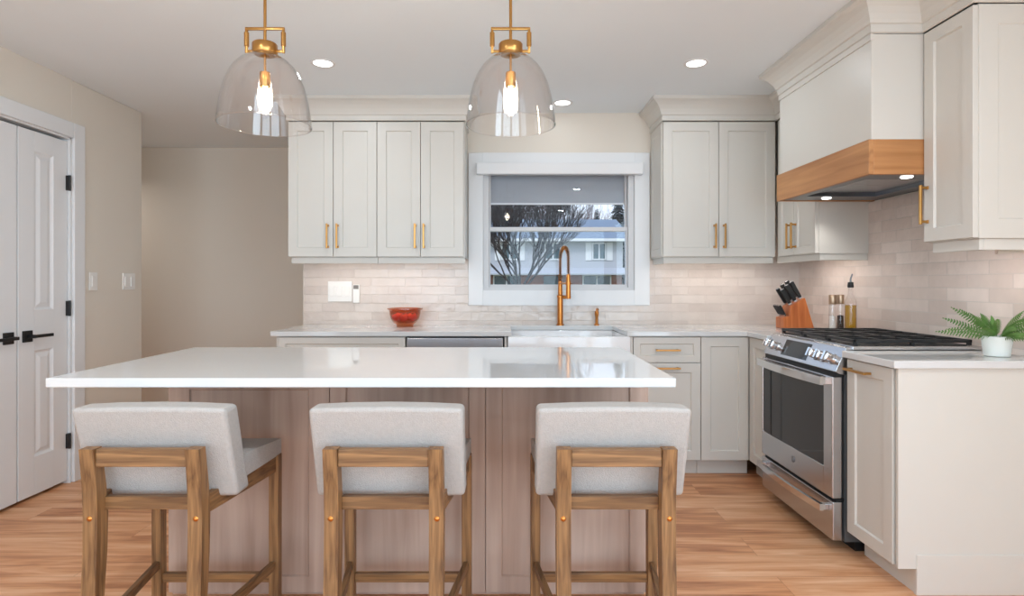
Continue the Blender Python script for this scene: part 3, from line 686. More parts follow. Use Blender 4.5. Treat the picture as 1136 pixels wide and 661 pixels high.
# cooktop
b = MB().box(RF+0.085, XR-0.014, y0-0.012, y1+0.002, 0.9205, 0.938, 0.003)
b.build('cooktop', M['steel'], r)
MB().box(RF+0.12, XR-0.06, y0+.02, y1-.02, 0.9375, 0.942, 0.001).build('burner_tray', M['black'], r)
gx0, gx1 = RF+0.105, XR-0.04
def grate(ya, yb):
    b = MB(); zt, zb, t = 0.966, 0.952, 0.006
    for y in (ya+t, yb-t): b.box(gx0, gx1, y-t, y+t, zb, zt, 0.002)
    for x in (gx0+t, gx1-t, (gx0+gx1)/2): b.box(x-t, x+t, ya, yb, zb, zt, 0.002)
    for f in (0.25, 0.75):
        x = gx0+(gx1-gx0)*f; b.box(x-0.004, x+0.004, ya, yb, zb, zt, 0.001)
    y = (ya+yb)/2
    b.box(gx0, gx1, y-0.004, y+0.004, zb, zt, 0.001)
    for fx in (0.02, 0.5, 0.98):
        for y in (ya+t, yb-t):
            x = gx0+(gx1-gx0)*fx; b.box(x-0.008, x+0.008, y-t, y+t, 0.9405, zb)
    b.build('grate', M['iron'], r)
gw = (y1-y0-0.03)/3
for i in range(3): grate(y0+0.013+gw*i+0.001, y0+0.013+gw*(i+1)-0.003)
for i, yy in enumerate((y0+.013+gw*.5, y0+.013+gw*1.5, y0+.013+gw*2.5)):
    for fx in ((0.25, 0.75) if i != 1 else (0.5,)):
        x = gx0+(gx1-gx0)*fx
        MB().lathe([(0.05, 0.9415), (0.05, 0.946), (0.04, 0.948), (0.036, 0.9505), (0.0, 0.9515)], (x, yy, 0), 24).build('burner', M['iron'], r, True)

# ------------------------------------------------------------ island
IF, IB, IX0, IX1 = 1.843, 2.734, -1.469, 0.547
BF, BX0, BX1 = 2.252, XP(187, 2.252), XP(716.8, 2.252)
r = thing('kitchen_island', 'kitchen island base in pinkish-brown stained wood with three framed panels', 'kitchen island', ((BX0+BX1)/2, (BF+IB)/2, 0))
MB().box(BX0+.004, BX1-.004, BF+0.02, IB-0.03, 0.0, ZC0-0.0005).build('island_body', M['cherry'], r)
edges = [BX0, XP(365.5, BF), XP(538.6, BF), BX1]
for i in range(3):
    b = MB(); b.shaker(edges[i]+(0.001 if i else 0), edges[i+1]-(0.001 if i < 2 else 0), 0.016, ZC0-0.0008, 0, 0.02, 0.062 if i else 0.08, 0.008, mpY(BF+0.02), frb=0.062)
    b.build('framed_panel', M['cherry'], r)
b = MB(); b.shaker(BF+0.022, IB-0.03, 0.016, ZC0-.0008, 0, 0.018, 0.062, 0.008, lambda u, n, z: (BX1-.004+n, u, z)); b.build('end_panel', M['cherry'], r)
b = MB(); b.shaker(BF+0.022, IB-0.03, 0.016, ZC0-.0008, 0, 0.018, 0.062, 0.008, lambda u, n, z: (BX0+.004-n, u, z)); b.build('end_panel', M['cherry'], r)
tag(MB().box(IX0, IX1, IF, IB, ZC0, ZC1, 0.003).build('countertop', M['quartz']), 'large white quartz island countertop above the three stools', 'countertop')

# ------------------------------------------------------------ bar stools
def make_stool():
    r = thing('bar_stool', '', 'bar stool', (0, 0, 0), 'bar stools along the island', local=True)
    # local: x sideways, y towards the island, floor at 0; rear legs near y=-0.21
    def leg_prof():
        pts = [(-0.250, 0.0), (-0.236, 0.12), (-0.222, 0.28), (-0.211, 0.42), (-0.208, 0.53), (-0.214, 0.62), (-0.231, 0.74)]
        w = [0.034, 0.037, 0.041, 0.046, 0.048, 0.044, 0.036]
        # smooth resample
        out = []
        for i in range(len(pts)-1):
            for k in range(3):
                t = k/3; out.append((pts[i][0]*(1-t)+pts[i+1][0]*t, pts[i][1]*(1-t)+pts[i+1][1]*t, w[i]*(1-t)+w[i+1]*t))
        out.append((*pts[-1], w[-1]))
        L = [(y-ww/2, z) for y, z, ww in out]; R_ = [(y+ww/2, z) for y, z, ww in out]
        return L+R_[::-1]
    for s in (-1, 1):
        b = MB().prism(leg_prof(), 'x', s*0.154-0.021, s*0.154+0.021); o = b.build('leg', M['oak'], r)
        c = (s*0.156, -0.2325, 0.532); k = MB().lathe([(0.0, -0.0035), (0.005, -0.003), (0.008, 0.0), (0.008, 0.004)], c, 16, axis='y'); k.build('bolt', M['brassf'], o, True)
    for s in (-1, 1):
        MB().box(s*0.215-0.018, s*0.215+0.018, 0.190, 0.226, 0, 0.592, 0.003).build('leg', M['oak'], r)
    MB().box(-0.133, 0.133, -0.240, -0.216, 0.686, 0.738, 0.003).build('top_rail', M['oak_x'], r)
    MB().box(-0.133, 0.133, -0.199, -0.176, 0.546, 0.586, 0.002).build('seat_rail', M['oak_x'], r)
    MB().box(-0.197, 0.197, 0.196, 0.220, 0.55, 0.59, 0.002).build('seat_rail', M['oak_x'], r)
    MB().box(-0.197, 0.197, 0.197, 0.219, 0.122, 0.155, 0.003).build('stretcher', M['oak_x'], r)
    for s in (-1, 1):
        def bar(za, zb, w, nm):
            b = MB(); xa, xb = s*0.158, s*0.213; ya, yb = -0.187, 0.191; B = bmesh.new()
            v = [B.verts.new(p) for p in ((xa-w, ya, za), (xa+w, ya, za), (xb+w, yb, za), (xb-w, yb, za), (xa-w, ya, zb), (xa+w, ya, zb), (xb+w, yb, zb), (xb-w, yb, zb))]
            for f in ((3, 2, 1, 0), (4, 5, 6, 7), (0, 1, 5, 4), (1, 2, 6, 5), (2, 3, 7, 6), (3, 0, 4, 7)): B.faces.new([v[i] for i in f])
            bmesh.ops.bevel(B, geom=list(B.edges), offset=0.002, segments=1, affect='EDGES'); b.add(B); b.build(nm, M['oak_y'], r)
        bar(0.53, 0.588, 0.011, 'side_rail')
        bar(0.172, 0.204, 0.009, 'side_stretcher')
    # seat cushion
    B = bmesh.new(); bmesh.ops.create_cube(B, size=1)
    for v in B.verts: v.co = Vector((v.co.x*0.45, 0.058+v.co.y*0.342, 0.626+v.co.z*0.074))
    bmesh.ops.subdivide_edges(B, edges=B.edges, cuts=3, use_grid_fill=True)
    for v in B.verts:
        if v.co.z > 0.66: v.co.z -= 0.018*max(0, (v.co.y-0.022)/0.207)
        v.co.x *= 0.95+0.06*(v.co.y/0.2)
    bv = MB(); bv.add(B); 
    o = bv.build('seat', M['linen'], r, True); soften(o, 0.026)
    # back cushion, leaning away from the island at the top
    b = MB(); B = bmesh.new(); bmesh.ops.create_cube(B, size=1)
    for v in B.verts: v.co = Vector((v.co.x*0.462, v.co.y*0.088, v.co.z*0.292))
    bmesh.ops.subdivide_edges(B, edges=B.edges, cuts=3, use_grid_fill=True)
    for v in B.verts:
        v.co.y += -0.135-0.30*(v.co.z+0.0)-0.010*(1-(v.co.x/0.223)**2)*(1 if v.co.y < 0 else -0.2)+0.010
        if v.co.z > 0.145: v.co.z += 0.006*(1-(v.co.x/0.223)**2)
        v.co.z += 0.7045
    b.add(B); o = b.build('backrest', M['linen'], r, True); soften(o, 0.014)
    return r
def soften(o, w):
    m = o.modifiers.new('bevel', 'BEVEL'); m.width = w; m.segments = 4; m.limit_method = 'ANGLE'; m.angle_limit = math.radians(50)
stool = make_stool()
lab = ['oatmeal bar stool with oak frame, leftmost of the three, nearest the closet doors',
       'oatmeal bar stool with oak frame, middle of the three at the island',
       'oatmeal bar stool with oak frame, rightmost of the three, nearest the range']
for i, x in enumerate((-1.064, -0.356, 0.327)):
    o = stool if i == 0 else copy_tree(stool)
    o.location = (x, 1.925, 0); o['label'] = lab[i]

# ------------------------------------------------------------ pendants
def make_pendant():
    r = thing('pendant_light', '', 'pendant light', (0, 0, 0), 'glass pendants over the island', local=True)
    # origin on the ceiling; z values below are world heights minus H
    z = lambda v: v-H
    b = MB().lathe([(0.0, z(H-.001)), (0.062, z(H-.001)), (0.062, z(H-.018)), (0.056, z(H-.022)), (0.0, z(H-.022))], (0, 0, 0), 32); b.build('canopy', M['brass'], r, True)
    b = MB().tube([(0, 0, z(H-.02)), (0, 0, z(2.165))], 0.006, 14); b.build('rod', M['brass'], r, True)
    b = MB().box(-0.078, 0.078, -0.005, 0.005, z(2.226), z(2.237), 0.002)
    for s in (-1, 1):
        b.box(s*0.073-0.005, s*0.073+0.005, -0.005, 0.005, z(2.135), z(2.23), 0.001)
        b.tube([(s*0.073, 0, z(2.163)), (s*0.073, 0, z(2.216))], 0.0095, 16)
        b.box(min(s*0.044, s*0.073), max(s*0.044, s*0.073), -0.004, 0.004, z(2.137), z(2.147), 0.001)
    b.build('bracket', M['brass'], r, True)
    b = MB().lathe([(0.0, z(2.172)), (0.044, z(2.172)), (0.0475, z(2.168)), (0.0475, z(2.136)), (0.044, z(2.130)), (0.0, z(2.130))], (0, 0, 0), 40); b.build('collar', M['brass'], r, True)
    b = MB().tube([(0, 0, z(2.131)), (0, 0, z(2.055))], 0.0048, 12); b.build('stem', M['brass'], r, True)
    b = MB().lathe([(0.0, z(2.058)), (0.019, z(2.058)), (0.0205, z(2.054)), (0.0205, z(2.004)), (0.018, z(2.0)), (0.0, z(2.0))], (0, 0, 0), 24); so = b.build('socket', M['brass'], r, True)
    b = MB().lathe([(0.012, z(2.0)), (0.014, z(1.99)), (0.021, z(1.965)), (0.0215, z(1.94)), (0.016, z(1.915)), (0.0, z(1.905))], (0, 0, 0), 20); bu = b.build('bulb', M['glass'], so, True)
    b = MB()
    for k in range(5):
        a = k*PI*2/5; dx, dy = 0.008*math.cos(a), 0.006*math.sin(a)
        b.tube([(dx, dy, z(1.995)), (dx*1.6, dy*1.6, z(1.96)), (dx, dy, z(1.922))], 0.0028, 6)
    b.build('filament', M['bulb'], bu, True)
    prof_o = [(0.040, 2.128), (0.052, 2.124), (0.072, 2.115), (0.092, 2.101), (0.112, 2.080), (0.124, 2.063), (0.135, 2.043), (0.151, 2.003), (0.163, 1.955), (0.171, 1.905), (0.176, 1.87), (0.178, 1.849)]
    th = 0.003
    pr = [(a, z(h)) for a, h in prof_o]+[(prof_o[-1][0]-th, z(1.848))]+[(a-th, z(h)-0.001) for a, h in prof_o[::-1]]
    b = MB().lathe(pr, (0, 0, 0), 64, capb=False, capt=False)
    b.tube([(0.1765*math.cos(k*PI/24), 0.1765*math.sin(k*PI/24), z(1.849)) for k in range(49)], 0.0022, 8, cap=False)
    b.build('glass_shade', M['shade_glass'], r, True)
    return r
pen = make_pendant()
PY = 2.287
for i, x in enumerate((XP(294, PY), XP(566.5, PY))):
    o = pen if i == 0 else copy_tree(pen)
    o.location = (x, PY, H); o['label'] = ['clear glass bell pendant on a brass rod above the left half of the island', 'clear glass bell pendant on a brass rod above the right half of the island'][i]
    lamp('bulb_light', 'POINT', (x, PY, 1.955), (0, 0, 0), 1.6, (1, 0.84, 0.66), shadow_soft_size=0.03)

# ------------------------------------------------------------ recessed lights
def make_can():
    r = thing('recessed_light', '', 'ceiling light', (0, 0, 0), 'recessed ceiling lights', local=True)
    MB().lathe([(0.052, -0.001), (0.055, -0.005), (0.068, -0.004), (0.07, -0.0005), (0.052, -0.0005)], (0, 0, 0), 40, capb=False, capt=False).build('trim_ring', M['trim'], r, True)
    MB().lathe([(0.0, -0.003), (0.052, -0.003), (0.052, -0.0005)], (0, 0, 0), 40, capt=False).build('lens', M['can'], r, True)
    return r
can = make_can()
cl = [(-1.035, 3.28, 'lit recessed ceiling light between the two pendants, left of the right one'), (1.086, 3.28, 'lit recessed ceiling light nearest the range hood crown'), (0.40, 4.0, 'small lit recessed ceiling light above the sink window'),
      (-1.2, 1.0, 'recessed ceiling light above the left stool side of the room'), (0.95, 1.0, 'recessed ceiling light above the right stool side of the room'), (-1.2, -1.2, 'recessed ceiling light at the rear left of the room'), (0.95, -1.2, 'recessed ceiling light at the rear right of the room')]
for i, (x, y, l) in enumerate(cl):
    o = can if i == 0 else copy_tree(can)
    o.location = (x, y, H); o['label'] = l
    lamp('can_light', 'AREA', (x, y, H-0.012), (0, 0, 0), (3.2, 3.2, 0.3, 12, 12, 8, 8)[i], (0.86, 0.94, 1.0), shape='DISK', size=0.1)

# ------------------------------------------------------------ faucet, dispenser
FD = 4.165; fx = XP(621.5, FD)
r = thing('kitchen_faucet', 'tall copper-brass spring faucet standing behind the sink, before the window', 'faucet', (fx, FD, ZC1))
b = MB().lathe([(0.0, ZC1+.0005), (0.027, ZC1+.0005), (0.027, ZC1+0.008), (0.0205, ZC1+0.012), (0.0205, 1.118), (0.023, 1.12), (0.023, 1.135), (0.017, 1.14), (0.015, 1.235), (0.0, 1.235)], (fx, FD, 0), 24)
b.build('faucet_body', M['brassf'], r, True)
path = []
for i in range(40):
    t = i/39
    if t < 0.35: path.append(Vector((fx, FD, 1.23+(1.40-1.23)*t/0.35)))
    elif t < 0.8:
        a = PI*(t-0.35)/0.45; path.append(Vector((fx+0.020*(1-math.cos(a)), FD-0.085*(1-math.cos(a)), 1.40+0.075*math.sin(a))))
    else: path.append(Vector((fx+0.04, FD-0.17, 1.40-0.11*(t-0.8)/0.2)))
MB().tube(path, 0.006, 10).build('hose', M['black'], r, True)
b = MB(); hel = []; N = 620
for i in range(N+1):
    t = i/N*39; k = min(int(t), 38); f = t-k; p = path[k].lerp(path[k+1], f); tg = (path[min(k+2, 39)]-path[max(k-1, 0)]).normalized()
    u = tg.cross(Vector((1, 0.24, 0))).normalized(); w = tg.cross(u); a = i/N*2*PI*38
    hel.append(p+(u*math.cos(a)+w*math.sin(a))*0.0115)
b.tube(hel, 0.0023, 6); b.build('spring', M['brassf'], r, True)
hx, hy = fx+0.04, FD-0.17
b = MB().lathe([(0.0, 1.115), (0.017, 1.115), (0.018, 1.13), (0.016, 1.20), (0.013, 1.285), (0.0, 1.29)], (hx, hy, 0), 20); b.build('spray_head', M['brassf'], r, True)
b = MB().tube([(fx, FD, 1.222), (hx, hy, 1.222)], 0.007, 10); b.lathe([(0.019, 1.212), (0.021, 1.212), (0.021, 1.232), (0.019, 1.232), (0.019, 1.212)], (hx, hy, 0), 20, capb=False, capt=False)
b.build('dock_arm', M['brassf'], r, True)
b = MB().tube([(fx, FD, 1.122), (fx+0.05, FD, 1.122)], 0.013, 16); b.tube([(fx+0.05, FD, 1.122), (fx+0.058, FD, 1.122)], 0.015, 16); b.tube([(fx+0.054, FD, 1.122), (fx+0.062, FD-0.02, 1.155)], 0.004, 8)
b.build('faucet_lever', M['brassf'], r, True)
dx = XP(662, FD)
r = thing('soap_dispenser', 'short copper-brass soap dispenser right of the faucet', 'soap dispenser', (dx, FD, ZC1))
MB().lathe([(0.0, ZC1+.0005), (0.019, ZC1+.0005), (0.019, ZC1+.007), (0.0115, ZC1+.012), (0.0105, ZC1+.06), (0.0145, ZC1+.075), (0.0145, ZC1+.10), (0.0, ZC1+.104)], (dx, FD, 0), 20).build('pump_body', M['brassf'], r, True)
MB().tube([(dx, FD, ZC1+.100), (dx, FD, ZC1+.118), (dx+.002, FD-.03, ZC1+.120), (dx+.002, FD-.055, ZC1+.112)], 0.0058, 10).build('spout', M['brassf'], r, True)

# ------------------------------------------------------------ bowl with tomatoes
BY = 4.05; bx = XP(449.3, BY)
r = thing('glass_bowl', 'amber-red footed glass bowl holding tomatoes on the back counter', 'bowl', (bx, BY, ZC1))
z = ZC1+.0008
pr = [(0.0, z), (0.058, z), (0.060, z+.008), (0.062, z+.016), (0.082, z+.030), (0.100, z+.055), (0.108, z+.09), (0.110, z+.112), (0.124, z+.120), (0.124, z+.128), (0.108, z+.128), (0.104, z+.10), (0.096, z+.06), (0.078, z+.037), (0.055, z+.024), (0.0, z+.022)]
MB().lathe(pr, (bx, BY, 0), 48).build('bowl_shell', M['amber'], r, True)
def tomato(x, y, zz, rr):
    b = MB(); prof_ = [(0.0, -0.80), (0.35, -0.82), (0.75, -0.6), (0.98, -0.15), (1.0, 0.1), (0.9, 0.45), (0.62, 0.72), (0.3, 0.80), (0.12, 0.76), (0.0, 0.70)]
    o = b.lathe([(a*rr, h*rr) for a, h in prof_], (0, 0, 0), 20).build('tomato', M['tomato'], None, True)
    o.location = (x, y, zz); o.rotation_euler = (random.uniform(-.4, .4), random.uniform(-.4, .4), random.random()*6)
    tag(o, 'ripe red tomato inside the amber glass bowl', 'tomato', 'tomatoes in the bowl')
    s = MB()
    for k in range(5):
        a = k*2*PI/5; s.tube([(0, 0, rr*.72), (rr*.2*math.cos(a), rr*.2*math.sin(a), rr*.80), (rr*.42*math.cos(a), rr*.42*math.sin(a), rr*.79)], [0.003, 0.0025, 0.0008], 5)
    s.tube([(0, 0, rr*.7), (0, 0, rr*.95)], 0.0025, 6); c = s.build('stalk', M['tom_green'], None); c.parent = o
for k in range(5):
    a = 2*PI*k/5-PI/2; tomato(bx+0.058*math.cos(a), BY+0.058*math.sin(a), z+.0665, 0.033)

# ------------------------------------------------------------ knife block and knives
KY = 3.90; kx0 = XP(864.7, KY); kz = ZC1+.0006
r = thing('knife_block', 'reddish wooden knife block in the corner beyond the range', 'knife block', (kx0+.1, KY, ZC1))
b = MB().prism([(kx0, kz), (kx0+.207, kz), (kx0+.145, kz+.205), (kx0+.045, kz+.148), (kx0+.040, kz+.085), (kx0, kz+.072)], 'y', KY-.055, KY+.055, 0.004)
b.build('wood_block', M['acacia'], r)
kd = Vector((-0.50, 0, 0.87)).normalized()
def knife(p, L, w, label, steel=False):
    o = thing('kitchen_knife', label, 'knife', p, 'knives in the wooden block', local=True)
    b = MB(); q = Vector((0, 0, 0)); sd = Vector((0.87, 0, 0.5))
    def bar(a, c, wa, wc, t):
        B = bmesh.new(); vs = []
        for (d, ww) in ((a, wa), (c, wc)):
            for sy, sw in ((-1, -1), (1, -1), (1, 1), (-1, 1)): vs.append(B.verts.new(q+kd*d+Vector((0, sy*t, 0))+sd*(sw*ww)))
        for f in ((3, 2, 1, 0), (4, 5, 6, 7), (0, 1, 5, 4), (1, 2, 6, 5), (2, 3, 7, 6), (3, 0, 4, 7)): B.faces.new([vs[i] for i in f])
        bmesh.ops.recalc_face_normals(B, faces=B.faces); bmesh.ops.bevel(B, geom=list(B.edges), offset=t*.3, segments=2, affect='EDGES'); b.add(B)
    bar(0.012, 0.012+L, w*.8, w, 0.009); b.build('handle', M['black'], o, True)
    b = MB(); bar(0.0015, 0.0125, w*.8, w*.8, 0.008); bar(0.010+L, 0.016+L, w*.98, w*.9, 0.0085); b.build('bolster', M['chrome'], o, True)
n1 = Vector((0.100, 0, 0.057)); s0 = Vector((kx0+.045, 0, kz+.148))
for i, (t, y, L, w, l) in enumerate([(0.16, -.03, .105, .0125, 'black-handled knife at the lower front corner of the block'), (0.16, .028, .11, .0125, 'black-handled knife at the lower rear corner of the block'),
        (0.5, -.03, .115, .013, 'black-handled knife in the front middle slot of the block'), (0.5, .028, .12, .013, 'black-handled knife in the rear middle slot of the block'),
        (0.84, -.03, .12, .014, 'black-handled knife in the top front slot of the block'), (0.84, .028, .125, .014, 'black-handled knife in the top rear slot of the block')]):
    p = s0+n1*t+Vector((0, KY+y, 0)); knife(p+kd*0.001, L, w, l)
for k, l in enumerate(('small steak knife low on the block, nearest the viewer', 'small steak knife low on the block, second from the viewer', 'small steak knife low on the block, third from the viewer', 'small steak knife low on the block, farthest from the viewer')):
    knife((kx0+.022, KY-.038+k*.025, kz+.0825), .07, .008, l)

# ------------------------------------------------------------ mills and oil bottle
MY = 3.45
def mill(px, y, fill, cap, label):
    x = XP(px, y); z = ZC1+.0006
    o = thing('spice_mill', label, 'grinder', (x, y, ZC1))
    g = MB().lathe([(0.0, z), (0.021, z), (0.0225, z+.004), (0.020, z+.08), (0.0185, z+.176), (0.0165, z+.176), (0.0180, z+.08), (0.0200, z+.008), (0.0, z+.006)], (x, y, 0), 28).build('glass_body', M['glass'], o, True)
    MB().lathe([(0.0, z+.007), (0.0188, z+.008), (0.0172, z+.105), (0.0, z+.11)], (x, y, 0), 20).build('spice_fill', fill, g, True)
    MB().lathe([(0.0, z+.176), (0.020, z+.176), (0.021, z+.18), (0.021, z+.228), (0.0195, z+.233), (0.0, z+.233)], (x, y, 0), 28).build('cap', cap, o, True)
M['cap'] = plain('brushed_champagne', srgb(176, 150, 126), 0.3, metal=0.9)
mill(923.5, MY, M['salt'], M['cap'], 'clear salt mill with a metal cap, left of the olive oil bottle')
mill(932.2, MY+0.05, M['pepper'], M['cap'], 'clear pepper mill holding dark peppercorns beside the olive oil bottle')
ox, oy, z = XP(943.6, MY-.01), MY-.01, ZC1+.0006
o = thing('oil_bottle', 'tall clear bottle of yellow olive oil with a steel pourer', 'bottle', (ox, oy, ZC1))
g = MB().lathe([(0.0, z), (0.031, z), (0.0335, z+.004), (0.0335, z+.178), (0.030, z+.200), (0.020, z+.222), (0.014, z+.238), (0.0130, z+.268), (0.0145, z+.270), (0.0145, z+.278), (0.011, z+.278), (0.011, z+.238), (0.027, z+.198), (0.0305, z+.178), (0.0305, z+.006), (0.0, z+.005)], (ox, oy, 0), 32).build('glass_bottle', M['glass'], o, True)
MB().lathe([(0.0, z+.006), (0.030, z+.006), (0.030, z+.172), (0.0, z+.173)], (ox, oy, 0), 28).build('olive_oil', M['oil'], g, True)
MB().lathe([(0.0, z+.276), (0.0155, z+.276), (0.0175, z+.284), (0.0145, z+.308), (0.0, z+.311)], (ox, oy, 0), 20).build('stopper', M['black'], o, True)
MB().tube([(ox, oy, z+.309), (ox, oy, z+.328), (ox+.008, oy-.004, z+.358)], [0.006, 0.005, 0.004], 10).build('pourer', M['steel_d'], o, True)

# ------------------------------------------------------------ potted fern
PD = 2.40; px = XP(1105.8, PD); z = ZC1+.0006
r = thing('potted_fern', 'small green fern in a white ceramic pot on the right front counter', 'potted plant', (px, PD, ZC1))
pot = MB().lathe([(0.0, z), (0.040, z), (0.044, z+.003), (0.050, z+.05), (0.053, z+.082), (0.050, z+.084), (0.047, z+.07), (0.0, z+.07)], (px, PD, 0), 40).build('pot', M['pot'], r, True)
MB().lathe([(0.0, z+.0705), (0.0465, z+.0705), (0.0, z+.075)], (px, PD, 0), 24).build('soil', M['soil'], pot, True)
rnd = random.Random(9)
def frond(az, el, L, droop, w):
    b = MB(); n = 18; p = Vector((px+0.012*math.cos(az), PD+0.012*math.sin(az), z+.072)); d = Vector((math.cos(az)*math.cos(el), math.sin(az)*math.cos(el), math.sin(el)))
    pts = [p.copy()]; e = el
    for i in range(n):
        e -= droop/n; d = Vector((math.cos(az)*math.cos(e), math.sin(az)*math.cos(e), math.sin(e))); p = p+d*L/n; pts.append(p.copy())
    b.tube(pts, [0.0016]*(n//2)+[0.0009]*(n+1-n//2), 5)
    side = Vector((-math.sin(az), math.cos(az), 0)); tw = (-1 if side.y > 0 else 1)*rnd.uniform(.75, 1.1)
    side = (side*math.cos(tw)+Vector((0, 0, 1))*math.sin(tw)).normalized()
    for i in range(3, n+1):
        t = i/n; ll = w*math.sin(PI*min(1, 0.12+t*0.9))**0.8+0.003; q = pts[i]; tg = (pts[i]-pts[i-1]).normalized(); up = tg.cross(side)
        for s in (-1, 1):
            out = (side*s+tg*0.3).normalized(); a = q; m_ = q+out*ll*.55; tip = q+out*ll-up*ll*.12; hw = tg*0.0030
            vs = [b.bm.verts.new(v) for v in (a-hw, m_-hw*1.1+up*.001, tip, m_+hw*1.1+up*.001, a+hw)]
            b.bm.faces.new(vs)
    for v in b.bm.verts: v.co.x = min(v.co.x, XR-0.016)
    b.build('frond', M['fern'], r)
for az, el, L, dr, w in [(2.9, 1.0, 0.17, 0.4, .018), (3.5, .9, .16, .5, .02), (4.9, .95, .15, .5, .02), (5.7, .6, .15, .3, .018), (3.05, 0.85, 0.21, 0.35, .020), (3.3, 0.42, 0.235, 0.45, .022), (3.0, 0.28, 0.22, 0.3, .020), (3.7, 0.5, 0.19, 0.5, .022), (2.75, 0.6, .19, .3, .02), (4.4, 0.8, 0.15, 0.9, .024), (4.0, 1.1, 0.14, .8, .022),
                         (5.3, 0.75, 0.17, 0.2, .022), (5.6, 0.95, 0.19, 0.25, .022), (5.0, 0.3, 0.16, 0.35, .022), (5.45, 0.35, 0.17, 0.3, .02), (5.15, 1.15, .14, .3, .022), (4.7, 0.45, .15, .6, .022), (2.4, 1.15, .13, .4, .02), (1.2, 1.3, .10, .3, .018), (3.4, 1.15, .13, .4, .022)]:
    frond(az, el, L, dr, w)

# ------------------------------------------------------------ outside
G = -1.05
M['lawn'] = plain('winter_lawn', srgb(120, 124, 80), 0.9, var=0.2, scale=2)
M['siding'] = plain('grey_siding', srgb(178, 180, 186), 0.7, var=0.04, scale=6, stretch=(0.2, 1, 12))
M['roof'] = plain('blue_grey_shingle', srgb(120, 132, 146), 0.85, var=0.12, scale=8, stretch=(1, 1, 5))
M['brick'] = brick_mat('house_brick', srgb(150, 80, 62), srgb(120, 62, 50), srgb(160, 140, 130))
M['darkglass'] = plain('house_glass', srgb(74, 96, 104), 0.1, var=0.3, scale=2)
M['bark'] = plain('grey_bark', srgb(40, 36, 40), 0.9, var=0.3, scale=20)
M['bark2'] = plain('red_twig', srgb(96, 70, 74), 0.9, var=0.3, scale=3)
M['ever'] = plain('evergreen', srgb(56, 68, 74), 0.9, var=0.4, scale=3)
MB().box(-60, 60, DH+0.5, 140, G-0.2, G).build('ground', M['lawn'], kind='structure')
HD = 38.0
hxp = lambda v: XP(v, HD); hzp = lambda v: ZP(v, HD)
hl, hr = hxp(420), hxp(690)
r = thing('suburban_house', 'grey and brick two-storey house across the street, seen through the window', 'house', ((hl+hr)/2, HD+4, G))
MB().box(hl, hr, HD, HD+8, G, hzp(304)).build('brick_wall', M['brick'], r)
MB().box(hl, hr, HD-0.25, HD+8.1, hzp(304), hzp(267)).build('siding_wall', M['siding'], r)
b = MB().prism([(HD-0.8, hzp(267)), (HD-0.8, hzp(265)), (HD+4, hzp(236)), (HD+8.8, hzp(265)), (HD+8.8, hzp(267))], 'x', hl-.3, hr+.4); b.build('roof', M['roof'], r)
MB().box(hl-.3, hr+.4, HD-0.9, HD-0.75, hzp(268.5), hzp(265.5)).build('gutter', M['trim'], r)
b = MB().prism([(HD-1.0, hzp(305)), (HD-1.0, hzp(303.5)), (HD-.25, hzp(297)), (HD-.25, hzp(305))], 'x', hl-.2, hr+.2); b.build('porch_roof', M['siding'], r)
def hwin(a, c, t, bt, yy, shut=False):
    f = MB(); f.box(hxp(a), hxp(c), yy-.08, yy, hzp(bt), hzp(t)); o = f.build('window', M['trim'], r)
    b = MB(); m = (hxp(a)+hxp(c))/2; e = 0.09
    for u0, u1 in ((hxp(a)+e, m-e/2), (m+e/2, hxp(c)-e)): b.box(u0, u1, yy-.1, yy-.07, hzp(bt)+e, hzp(t)-e)
    b.build('pane', M['darkglass'], o)
hwin(656, 671.5, 269.5, 288.5, HD-.25); hwin(556, 575, 269.5, 288.5, HD-.25); hwin(604, 622, 269.5, 288.5, HD-.25)
hwin(646, 678, 304.5, 321, HD); hwin(470, 500, 304.5, 321, HD); hwin(478, 496, 269.5, 288.5, HD-.25); hwin(547, 577, 304.5, 321, HD)
for a in (649, 672.2, 549, 575.6): MB().box(hxp(a), hxp(a+6.5), HD-.31, HD-.25, hzp(289), hzp(269)).build('shutter', M['trim'], r)
MB().box(hxp(603), hxp(619), HD-.12, HD+.1, G, hzp(306)).build('front_door', M['darkglass'], r)

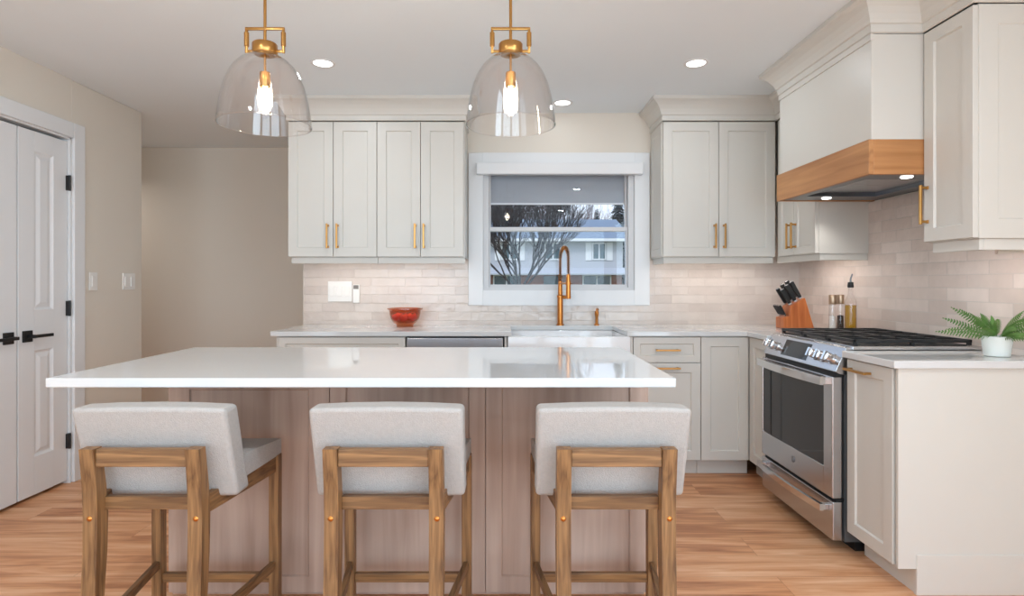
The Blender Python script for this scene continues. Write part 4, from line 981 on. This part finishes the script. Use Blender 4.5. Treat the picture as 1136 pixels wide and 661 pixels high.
def tree(label, x, y, base, th, h, spread, mat, seed, depth, r0, dec=0.58, nb=(3, 4), name='bare_tree'):
    rn = random.Random(seed); b = MB()
    def grow(p, d, L, rad, k):
        n = 4; pts = [p.copy()]; dd = d.copy()
        for i in range(n):
            dd = (dd+Vector((rn.uniform(-.13, .13), rn.uniform(-.13, .13), rn.uniform(-.04, .12)))).normalized(); p = p+dd*L/n; pts.append(p.copy())
        b.tube(pts, [rad*(1-0.35*i/n) for i in range(n+1)], 5 if k > 2 else 3, cap=False)
        if k == 0: return
        for j in range(rn.randint(*nb)):
            q = pts[rn.choice((2, 3, 4, 4))]; a = rn.uniform(0, 2*PI); s = rn.uniform(.25, .6)*spread
            nd = (dd+Vector((math.cos(a)*s, math.sin(a)*s, rn.uniform(-.05, .3)))).normalized(); grow(q, nd, L*rn.uniform(.62, .85), rad*dec, k-1)
    b.tube([(x, y, base-.05), (x+.02, y, base+th*.5), (x, y, base+th)], [r0*1.25, r0, r0*.9], 8)
    top = Vector((x, y, base+th*.95))
    for j in range(8):
        a = 2*PI*j/8+rn.uniform(-.3, .3); s = rn.uniform(.25, 1.0)*spread
        grow(top, Vector((math.cos(a)*s, math.sin(a)*s, 1)).normalized(), h*.25, r0*.62, depth)
    o = b.build(name, mat); recenter(o, (x, y, base)); tag(o, label, 'tree'); return o
TD = 15.0
tree('bare branching tree in the yard just outside the window', XP(577, TD), TD, G, ZP(322, TD)-G, 4.1, 1.05, M['bark'], 11, 6, 0.050, nb=(3, 3), dec=0.70)
k = 0
for a, D, hgt, sd in ((535, 54, 13.0, 1), (572, 78, 17, 2), (604, 56, 12, 3), (648, 80, 15, 8)):
    tree(['reddish bare tree behind the house, at the left edge of the window', 'reddish bare tree far behind the house, second from the left edge of the window', 'reddish bare tree behind the house, near the middle of the window', 'reddish bare tree far behind the house, right of the faucet'][k], XP(a, D), D, G, 2.2, hgt, 0.42, M['bark2'], sd, 5, 0.13, nb=(3, 3)); k += 1
def evergreen(label, px, D, h, w, seed):
    rn = random.Random(seed); x = XP(px, D); r = thing('evergreen_tree', label, 'tree', (x, D, G))
    MB().tube([(x, D, G), (x, D, G+h*.9)], [0.25, 0.05], 8).build('trunk', M['bark'], r)
    b = MB(); n = 44
    for i in range(n):
        t = i/n; z = G+h*(0.12+0.86*t); rr = w*(1-t)**0.7+0.15
        for k in range(26):
            a = rn.uniform(0, 2*PI); L = rr*rn.uniform(.6, 1.1); d = Vector((math.cos(a), math.sin(a), -0.35)); s = Vector((-math.sin(a), math.cos(a), 0))*0.3*rr*.8
            p = Vector((x, D, z+rn.uniform(-.1, .1))); b.poly([p, p+d*L*.5+s*.6, p+d*L, p+d*L*.5-s*.6])
    b.build('needles', M['ever'], r)
evergreen('dark evergreen behind the house, near the right side of the window', 686, 55, 12, 2.4, 5)
evergreen('dark evergreen behind the house, right of centre in the window', 662, 64, 10.8, 2.0, 6)
evergreen('dark evergreen at the right edge of the window view', 704, 50, 10, 2.4, 7)
